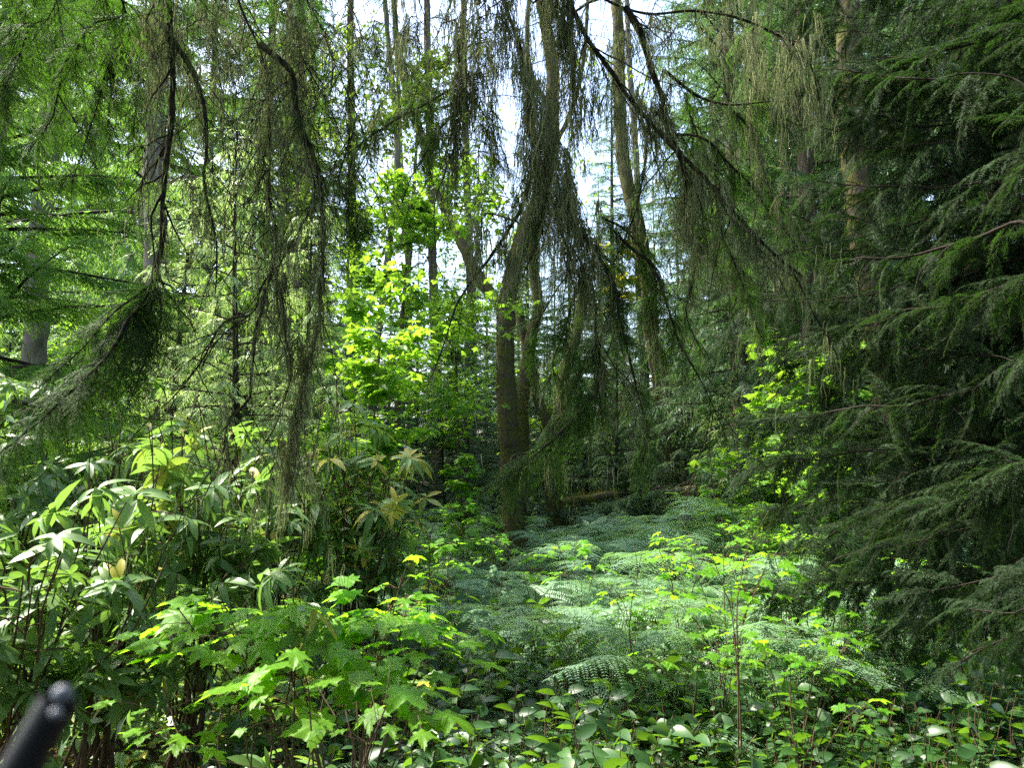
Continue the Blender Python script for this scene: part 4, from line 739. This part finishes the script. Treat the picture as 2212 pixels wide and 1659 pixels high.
bright_shrub('vine_maple', 'low seedling with toothed dark and light leaves standing on the bare soil', 560, 2.5, [(360, 1535, 2.5), (390, 1520, 2.45), (560, 1500, 2.5), (350, 1590, 2.4)], 102, 1, 5, .085)
bright_shrub('vine_maple', 'sprig with one large hanging bright leaf above the brown stem at the bottom', 730, 2.35, [(770, 1500, 2.3), (745, 1540, 2.3), (800, 1470, 2.3)], 103, 1, 4, .10)
tA = bright_shrub('thimbleberry', 'thimbleberry with bright flat leaves in front of the fern bed', 1250, 6.6, [(1250, 1170, 6.6), (1210, 1190, 6.6), (1290, 1200, 6.6), (1230, 1230, 6.5), (1275, 1160, 6.7)], 104, 1, 6, .13, group='thimbleberries among the ferns')
tB = bright_shrub('thimbleberry', 'thimbleberry on thin dark stems with two tiers of bright leaves right of centre', 1560, 5.2, [(1500, 1220, 5.2), (1560, 1180, 5.3), (1600, 1230, 5.2), (1530, 1270, 5.1), (1620, 1270, 5.1), (1480, 1280, 5.0), (1650, 1210, 5.2)], 105, 1, 7, .12)
for (px, d, s, rz, w, lab) in [(1600, 7.6, 1.1, 1, 0, 'thimbleberry cresting the fern hump at the right'), (1460, 6.2, 1, 2, 0, 'thimbleberry right of the central fern fronds'), (1700, 6.6, 1.15, 3, 0, 'thimbleberry on the right shoulder of the fern bed'), (1750, 5.4, .9, 4, 1, 'thimbleberry just left of the lowest cedar sprays'), (1150, 7.4, .85, 5, 0, 'thimbleberry at the foot of the central trunk'), (960, 6.8, 1, 6, 0, 'thimbleberry left of the fern bed near the brown stems'), (1080, 8.8, .9, .5, 0, 'small thimbleberry beside the central trunk'), (860, 5.6, .85, 1.4, 1, 'thimbleberry between the rhododendron and the sword fern'), (1640, 9.2, 1.1, 2.4, 0, 'thimbleberry at the back edge of the right fern hump'), (1380, 5.4, .7, 3.4, 1, 'short thimbleberry amid the grey ferns'), (1820, 4.9, .8, 4.4, 1, 'shaded thimbleberry under the cedar'), (1530, 10.5, 1.2, 5.3, 0, 'thimbleberry before the dead brush right of centre'), (1700, 3.9, .75, .9, 1, 'thimbleberry above the salal at the right'), (880, 8.2, 1.2, 2.9, 0, 'leafy thimbleberry under the long leaved rhododendron'), (700, 6.2, 1, 4.9, 0, 'thimbleberry behind the vivid maple leaves'), (1960, 6.4, 1, 1.9, 0, 'shaded thimbleberry by the dark trunk foot at the right'), (1440, 7.6, 1, 4.2, 0, 'thimbleberry in the middle of the fern bed'), (1010, 9.6, 1.2, .2, 0, 'bright thimbleberry spray left of the trunk foot'), (1540, 4.5, .72, 5.8, 1, 'thimbleberry in the fern gap above the salal')]:
    b = base_at(px, d); dup((tA, tB)[w], b, rz, s, lab)
tA['group'] = None; del tA['group']

# ------------------------------------------------------------------ ferns
def bracken_frond(rng, L=.75, W=.55, np_=13, stipe=.45):
    """stipe rising, blade arching out nearly flat"""
    g = G(); az = rng.uniform(-.2, .2); S = [np.zeros(3)]; d = np.array([.25, 0, 1.]); 
    for i in range(6): d = nrm(d + [.10, 0, -.03]); S.append(S[-1] + d * stipe / 6)
    B = [S[-1]]; 
    for i in range(12): d = nrm(d + np.array([.20, rng.normal(0, .03), -.17 + .004 * i])); B.append(B[-1] + d * L / 12)
    S = np.array(S); B = np.array(B); tube(g, np.vstack([S, B[1:]]), .004, .001, 3, var=.2)
    for i in range(np_):
        t = .03 + .95 * (i / np_); k = min(11, int(t * 12)); p = B[k] + (B[k + 1] - B[k]) * (t * 12 - k); T = nrm(B[k + 1] - B[k]); up = nrm(np.cross(np.cross([0, 0, 1], T) * -1, T)) * -1
        up = nrm(np.array([0, 0, 1]) - T * T[2]); sd = np.cross(up, T); ln = W * (1 - t) ** .85 * (.75 + .25 * min(1, i / 1.5)) * rng.uniform(.9, 1.1)
        for s in (1, -1):
            D_ = nrm(sd * s + T * .42 + up * rng.normal(-.12, .14) + rng.normal(0, .05, 3)); n = max(5, int(ln / .017)); tt = (np.arange(n) + .5) / n; Q = p + D_ * (tt * ln)[:, None] - np.array([0, 0, 1]) * (tt ** 2 * ln * rng.uniform(.1, .45))[:, None]
            sub = np.cross(up, D_)
            for s2 in (1, -1):
                X = nrm(sub * s2 + D_ * .35 + rng.normal(0, .08, (n, 3))); sz = (.036 * (ln / W) + .009) * (1 - tt) ** .6 + .005
                scatter(g, quadleaf(1, .44, .35, -.12, .08), Q, X, np.broadcast_to(up, (n, 3)) + rng.normal(0, .12, (n, 3)), sz, rng.uniform(.1, .6, n))
    V, F, A = g.arrays(); return (V.astype(float), F, A.astype(float))
def sword_frond(rng, L=.8, arch=.9):
    g = G(); B = [np.zeros(3)]; d = nrm([.5, 0, 1.]); n0 = 14
    for i in range(n0): d = nrm(d + np.array([.05, rng.normal(0, .02), -arch * 1.9 / n0])); B.append(B[-1] + d * L / n0)
    B = np.array(B); tube(g, B, .0025, .001, 3, var=.0); n = 34; t = np.linspace(.12, .99, n); k = np.minimum((t * n0).astype(int), n0 - 1); P = B[k] + (B[k + 1] - B[k]) * (t * n0 - k)[:, None]; T = nrm(B[k + 1] - B[k])
    up = nrm(np.array([0, 0, 1]) - T * T[:, 2:3]); sd = np.cross(up, T)
    for s in (1, -1):
        X = sd * s + T * .22 - up * .1 + rng.normal(0, .05, (n, 3)); sz = .085 * np.sin(np.pi * np.clip(t * .9 + .1, 0, 1)) ** .6 * rng.uniform(.9, 1.1, n) + .008
        scatter(g, (np.array([[0, -.05, 0], [.15, .09, .01], [1, .03, -.1], [.15, -.09, .0]]), [np.array([[0, 3, 2, 1]])], np.zeros(4)), P, X, up, sz, rng.uniform(.1, .5, n))
    V, F, A = g.arrays(); return (V.astype(float), F, A.astype(float))
BF = [bracken_frond(R0, L, W, 14, st) for L, W, st in ((.85, .42, .45), (.75, .38, .30), (.95, .44, .50), (.7, .34, .62), (.8, .42, .36), (.55, .32, .2))]
SF = [sword_frond(R0, L, a) for L, a in ((.8, .8), (.9, 1.1), (.7, .6), (.75, 1.3))]
def fern(name, label, seed, tmpl, n, mat, tilt=.45, s=(.75, 1.1), group=None, loc=(0, 0, 0)):
    rng = np.random.default_rng(seed); o = thing(name, label, 'fern', loc, 0, group)
    for i in range(n):
        g = G(); a = i / n * 6.283 + rng.normal(0, .35); w = rng.normal(0, tilt)
        scatter(g, tmpl[rng.integers(len(tmpl))], [[math.cos(a) * .05, math.sin(a) * .05, 0]], [[math.cos(a), math.sin(a), w * .5]], [[-math.cos(a) * w * .5, -math.sin(a) * w * .5, 1]], [rng.uniform(*s)], [rng.uniform(-.05, .25)])
        g.build('frond', mat, o)
    return o
gname = 'bracken ferns of the fern bed'; fl_ = 'bracken fern with broad feathery fronds in the wide grey green fern bed'
FT = [fern('bracken_fern', fl_, 110 + i, BF, n, M['fern'], tilt=.6, group=gname) for i, n in enumerate((5, 4, 6, 5))]
fr = np.random.default_rng(5); spots = []
keep_out = lambda x, y: (x < -.2 and y < 4.4) or y < 3.6 or (x < -1.5 and y < 5.2)
tries = 0
while len(spots) < 293 and tries < 20000:
    tries += 1; y = 5.0 + 10.0 * fr.random() ** 1.1; px = fr.uniform(600, 1860) if y > 6.4 else fr.uniform(1000, 1850); x = gx(px, y)
    if keep_out(x, y) or (abs(px - 1116) < 60 and 10 < y < 13): continue
    if y < 6 and px > 1000 and px < 1250 and y < 4.6: continue
    if any((x - a) ** 2 + (y - b) ** 2 < (.30 + .012 * y) ** 2 for a, b in spots): continue
    spots.append((x, y))
used = set()
for i, (x, y) in enumerate(spots):
    w = i % 4; z = gz(x, y) - .03; hump = 1 + .22 * math.exp(-((x - 3.2) / 2) ** 2 - ((y - 10.5) / 3) ** 2); s = fr.uniform(.85, 1.4) * hump * (.75 if y < 5.2 else 1) * (.85 if y < 9 else 1)
    if abs(x / y * FPX + CX - 1116) < 95 and y < 12.6: s *= .58
    if w not in used: used.add(w); FT[w].location = (x, y, z); FT[w].rotation_euler = (0, 0, fr.uniform(0, 6)); FT[w].scale = (s, s, s)
    else: dup(FT[w], (x, y, z), fr.uniform(0, 6), s)
nf = fern('bracken_fern', 'nearest large bracken cluster, grey green and flat, right of the sword fern', 120, BF, 6, M['fern'], loc=base_at(1450, 4.75), s=(.9, 1.1))
dup(nf, base_at(1690, 5.0), 5.2, .9, 'bracken cluster nearest the cedar sprays at the right')
dup(nf, base_at(1560, 5.3), 2.2, 1.0, 'bracken cluster behind the nearest one, its fronds fanning to the right')
dup(nf, base_at(1270, 5.3), 4.0, 1.0, 'bracken cluster with long arching fronds behind the sword fern')
dup(nf, base_at(1120, 6.0), 1.0, .95, 'bracken cluster with arching fronds left of the middle')
sA = fern('sword_fern', 'big dark sword fern with upright ladder like fronds at bottom centre', 121, SF, 17, M['sword'], loc=base_at(930, 3.9), s=(.85, 1.1), tilt=.3)
dup(sA, base_at(1060, 4.6), 1.3, .95, 'sword fern behind the bottom centre one, fronds leaning right')
dup(sA, base_at(790, 4.3), 2.3, .8, 'sword fern hidden under the vivid maple leaves')
dup(sA, base_at(1660, 4.4), 3.3, .6, 'small sword fern at the right among salal')
dup(sA, base_at(1480, 7.8), 4.3, .8, 'sword fern with dark fronds in the right half of the fern bed')
dup(sA, base_at(720, 8.2), 5.3, .9, 'dark sword fern on the left of the fern bed behind the stems')
dup(sA, base_at(640, 3.3), .4, .38, 'single low sword fern frond spreading over the dark soil at bottom left')

# ------------------------------------------------------------------ salal and other low leaves
def salal_sprig(rng, n=7, L=.080):
    g, w = G(), G(); h = rng.uniform(.18, .42); S = drooper(np.zeros(3), [rng.normal(0, .5), rng.normal(0, .5), 1.4], h * 1.2, .5, rng, 9, .3); tube(w, S, .0028, .0015, 4)
    for i in range(n):
        k_ = 2 + int(6.5 * i / n); a = i * 2.4 + rng.normal(0, .4); T = ovalleaf(1, rng.uniform(.5, .64), rng.uniform(.05, .35), rng.uniform(.1, .35), .4, 5, rng.normal(0, .25))
        scatter(g, T, [S[k_]], [[math.cos(a), math.sin(a), rng.normal(.2, .4)]], [[rng.normal(0, .4), rng.normal(-.1, .4), 1]], [L * rng.uniform(.45, 1.3)], [rng.uniform(0, .95)])
    return [tuple(x if j else x.astype(float) for j, x in enumerate(q.arrays())) for q in (g, w)]
SS = [salal_sprig(R0, n) for n in (6, 7, 8, 9, 7, 6)]
def salal_patch(rng, R, n, s=1.0):
    g, w = G(), G(); a = rng.uniform(0, 6.28, n); q = R * np.sqrt(rng.random(n)); P = np.stack([np.cos(a) * q, np.sin(a) * q, np.zeros(n)], 1); pick = rng.integers(0, len(SS), n); rz = rng.uniform(0, 6.28, n)
    X = np.stack([np.cos(rz), np.sin(rz), 0 * rz], 1); Z = np.stack([rng.normal(0, .2, n), rng.normal(0, .2, n), np.ones(n)], 1); sc = s * rng.uniform(.7, 1.25, n); v = rng.uniform(-.1, .25, n)
    for k_ in range(len(SS)):
        m = pick == k_
        if m.any(): scatter(g, SS[k_][0], P[m], X[m], Z[m], sc[m], v[m]); scatter(w, SS[k_][1], P[m], X[m], Z[m], sc[m], .3)
    return g, w
SP = []
sg = 'salal bushes of the low leafy carpet'; slab = 'low salal bush of leathery oval leaves in the bottom leaf carpet'
for i in range(4):
    o = thing('salal', slab, 'shrub', (0, 0, -50), 0, sg); g, w = salal_patch(np.random.default_rng(130 + i), .34, 34, 1.08); w.build('stems', M['stem'], o); g.build('foliage', M['salal'], o); SP.append(o)
sr = np.random.default_rng(6); placed = []; tries = 0
while len(placed) < 200 and tries < 20000:
    tries += 1; y = 2.7 + 2.5 * sr.random() ** 1.1 + (2.0 if sr.random() < .06 else 0); x = sr.uniform(-.5, 1.1) * .68 * y
    if x < -.2 * y and sr.random() < .93: continue
    if x < -.03 * y and y > 3.6 and sr.random() < .8: continue
    if y > 5.2 and abs(x) < 2.0 and sr.random() < .5: continue
    if any((x - a) ** 2 + (y - b) ** 2 < (.17 + .03 * y) ** 2 for a, b in placed): continue
    placed.append((x, y))
first = [True] * 4
for i, (x, y) in enumerate(placed):
    w = i % 4; p = (x, y, gz(x, y) - .03); s = sr.uniform(.7, 1.15)
    
    if first[w]: first[w] = False; SP[w].location = p; SP[w].scale = (s, s, s)
    else: dup(SP[w], p, sr.uniform(0, 6.28), s)

# low ground cover nobody could count
def cover(name, label, seed, n, area, leaf, mat, ls, h, dens_f=None):
    rng = np.random.default_rng(seed); g = G(); y = area[2] + (area[3] - area[2]) * rng.random(n) ** 1.2; x = rng.uniform(area[0], area[1], n) * y
    m = np.ones(n, bool) if dens_f is None else dens_f(x, y, rng); x, y = x[m], y[m]; n = len(x)
    P = np.stack([x, y, ground_z(x, y) + h * rng.random(n) ** .8], 1); a = rng.uniform(0, 6.28, n); X = np.stack([np.cos(a), np.sin(a), rng.normal(-.05, .3, n)], 1); Z = np.stack([rng.normal(0, .35, n), rng.normal(0, .35, n), np.ones(n)], 1); pick = rng.integers(0, len(leaf), n)
    for w in range(len(leaf)):
        q = pick == w; scatter(g, leaf[w], P[q], X[q], Z[q], ls * rng.uniform(.5, 1.3, q.sum()), rng.uniform(0, .9, q.sum()))
    tag(g.build(name, mat), label, kind='stuff')
O3 = [ovalleaf(1, .6, .1, .2, .45, 4), ovalleaf(1, .5, .25, .2, .5, 4)]
cover('ground_cover', 'small oval green leaves of low plants covering the forest floor', 141, 15000, (-.72, .75, 2.2, 16), O3, M['salal'], .05, .16, lambda x, y, r: (np.sin(x * 2.3) + np.sin(y * 1.9 + x) + r.normal(0, .6, len(x))) > -.35)
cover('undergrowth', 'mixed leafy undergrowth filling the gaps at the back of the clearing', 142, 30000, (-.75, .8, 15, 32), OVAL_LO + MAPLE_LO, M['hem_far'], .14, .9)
cover('undergrowth', 'mixed low leaves under the shrubs on the left', 144, 9000, (-.72, -.1, 4.2, 10), OVAL_LO + MAPLE_LO[:1], M['rhodo'], .09, .5)
cover('leaf_litter', 'brown dead leaves and bits lying on the dark soil', 143, 16000, (-.75, .8, 1.8, 12), [ovalleaf(1, .5, -.2, .3, .5, 4), quadleaf(1, .12, .5), ovalleaf(1, .6, .4, -.3, .4, 4)], M['dry'], .05, .02)
cover('fallen_needles', 'fine fallen needles and twig bits on the soil', 145, 30000, (-.75, .8, 1.8, 7), [quadleaf(1, .06, .5), quadleaf(1, .03, .5, .1)], M['dry'], .045, .02)
cover('moss', 'green moss on the soil at the bottom left', 146, 30000, (-.75, -.05, 2.0, 4.5), [quadleaf(1, .3, .4, .3)], M['moss'], .018, .015, lambda x, y, r: (np.sin(x * 5) + np.sin(y * 4 + x * 2)) > .2)

# ------------------------------------------------------------------ bare stems, dead wood
def bare_stem(label, px, d, tips, seed, r=.006, sub=4, name='bare_sapling'):
    rng = np.random.default_rng(seed); b = np.array(base_at(px, d)); g = G()
    for t in tips:
        C = wobble(spline(np.array([[0, 0, 0]] + [at(*q) - b for q in t]), .05), .01, rng); tube(g, C, r, .0015, 5)
        for j in range(sub):
            k_ = int(rng.uniform(.35, .95) * (len(C) - 1)); tube(g, drooper(C[k_], [rng.normal(0, 1), rng.normal(0, 1), .7], rng.uniform(.15, .45), -.2, rng, 7, .3), .0022, .0008, 3)
    o = g.build(name, M['stem']); o.location = b; return tag(o, label, 'shrub')
bare_stem('bare brown sapling with upright forked twigs left of the trunk foot', 850, 5.2, [[(845, 1240, 5.2), (830, 1150, 5.2), (800, 1060, 5.2), (790, 1000, 5.2)], [(848, 1200, 5.2), (862, 1100, 5.2), (868, 1010, 5.2)]], 151)
bare_stem('second bare sapling with reddish stems nearer the trunk foot', 930, 5.0, [[(928, 1270, 5.0), (925, 1180, 5.0), (915, 1100, 5.0), (905, 1040, 5.0)], [(927, 1200, 5.0), (950, 1120, 5.0), (985, 1070, 5.0)]], 152)
bare_stem('thin dark stem bending right at lower right under the cedar', 1580, 4.2, [[(1590, 1340, 4.2), (1600, 1260, 4.2), (1620, 1180, 4.2), (1660, 1100, 4.2)], [(1585, 1360, 4.2), (1560, 1260, 4.2), (1530, 1180, 4.2)]], 153)
bare_stem('pair of dark thin stems in the right ferns', 1360, 4.6, [[(1365, 1330, 4.6), (1375, 1250, 4.6), (1390, 1180, 4.6)], [(1362, 1350, 4.6), (1330, 1270, 4.6)]], 154, .005)
bare_stem('leaning bare brown stem at the very bottom left of centre', 770, 2.2, [[(755, 1600, 2.2), (730, 1540, 2.25), (705, 1480, 2.3)], [(770, 1600, 2.2), (765, 1520, 2.25)]], 155, .006, 3)
bare_stem('dark leaning stems rising under the rhododendron at left', 210, 3.6, [[(205, 1420, 3.6), (180, 1340, 3.6), (120, 1240, 3.6), (90, 1150, 3.6)], [(208, 1400, 3.6), (240, 1300, 3.6), (230, 1180, 3.6)], [(205, 1380, 3.6), (290, 1240, 3.6)]], 156, .013, 5)
bare_stem('pale dead twigs arching over the brush behind the right ferns', 1480, 11.5, [[(1480, 1060, 11.5), (1440, 1010, 11.5)], [(1490, 1060, 11.5), (1530, 1000, 11.5), (1560, 1040, 11.5)], [(1470, 1070, 11.5), (1400, 1060, 11.5)]], 157, .02, 14)
def log(label, a, b, r, seed, mat='bark_moss', name='fallen_log'):
    rng = np.random.default_rng(seed); A, B = np.array(a), np.array(b); P = wobble(np.linspace(A, B, 30), r * .2, rng) - A; g = G(); tube(g, P, r, r * .8, 12, .09, rng); V = g
    for e, dirn in ((P[0], -1), (P[-1], 1)):
        pass
    o = g.build(name, M[mat], smooth=True); o.location = A; tag(o, label, 'log'); gm = G(); n = 1500; i = rng.integers(0, 30, n); dd = nrm(rng.normal(0, 1, (n, 3)) + [0, 0, .9])
    scatter(gm, quadleaf(1, .2, .4), P[i] + dd * r + rng.normal(0, .03, (n, 3)), dd + rng.normal(0, .6, (n, 3)), rng.normal(0, 1, (n, 3)), rng.uniform(.015, .04, n), rng.uniform(0, 1, n)); gm.build('moss', M['moss'], o); return o
p0, p1 = at(100, 1610, 2.35), at(620, 1560, 2.75)
log('low mossy rotten log lying on the dark soil at the bottom left', (p0[0] - .3, 2.35, .02), (p1[0], 2.8, .03), .10, 161)
log('mossy fallen branch crossing the back of the fern bed', tuple(at(1210, 1085, 11.5)), tuple(at(1330, 1068, 11.8)), .06, 162)
log('brown log lying in the thicket behind the right ferns', tuple(at(1440, 1075, 13.0)), tuple(at(1640, 1050, 13.6)), .14, 163, 'bark')

# ------------------------------------------------------------------ the dark blurred rod close to the lens
def rod():
    g = G(); A = at(-40, 1810, .2028); B = at(120, 1528, .2028); A2 = B + (B - A) * .10; base = A
    P = np.vstack([np.linspace(A, B, 12), B + (B - A) * .06]) - base; n = len(P); tube(g, P, .0056, .0046, 20)
    m_, nn, l = mat_new('dark_rubber'); out = nn.new('ShaderNodeOutputMaterial'); p = nn.new('ShaderNodeBsdfPrincipled'); p.inputs['Base Color'].default_value = (.014, .016, .022, 1); p.inputs['Roughness'].default_value = .45; l.new(p.outputs[0], out.inputs[0])
    m2, nn, l = mat_new('worn_metal'); out = nn.new('ShaderNodeOutputMaterial'); q = nn.new('ShaderNodeBsdfPrincipled'); q.inputs['Base Color'].default_value = (.16, .17, .2, 1); q.inputs['Metallic'].default_value = .3; q.inputs['Roughness'].default_value = .4; l.new(q.outputs[0], out.inputs[0])
    o = g.build('dark_rod', m_, smooth=True); o.location = base; tag(o, 'out of focus dark grey rod with a round bolt poking into the bottom left corner', 'rod')
    def ball(c, r, sq, nm, mt):
        h = G(); th = np.linspace(0, math.pi, 9); P = np.array([c + np.array([0, 0, 0])]) ; ax = nrm(B - A); pts = np.array([c - ax * r * math.cos(t) * sq for t in th]); k_ = 16
        ref = np.array([0, 1, 0]); U = nrm(np.cross(ax, ref)); W = np.cross(ax, U); a = np.arange(k_) / k_ * 6.2832
        V = pts[:, None] + (r * np.sin(th))[:, None, None] * (np.cos(a)[None, :, None] * U + np.sin(a)[None, :, None] * W); i = np.arange(8)[:, None] * k_; j = np.arange(k_)[None]; j2 = (j + 1) % k_
        h.add(V.reshape(-1, 3), [np.stack([i + j, i + j2, i + k_ + j2, i + k_ + j], -1).reshape(-1, 4)], .5); h.build(nm, mt, o, True)
    ball(at(134, 1503, .2012) - base, .0026, 1.0, 'end_cap', m2)
    ball(at(121, 1543, .1958) - base, .0017, .8, 'bolt', m2)
rod()
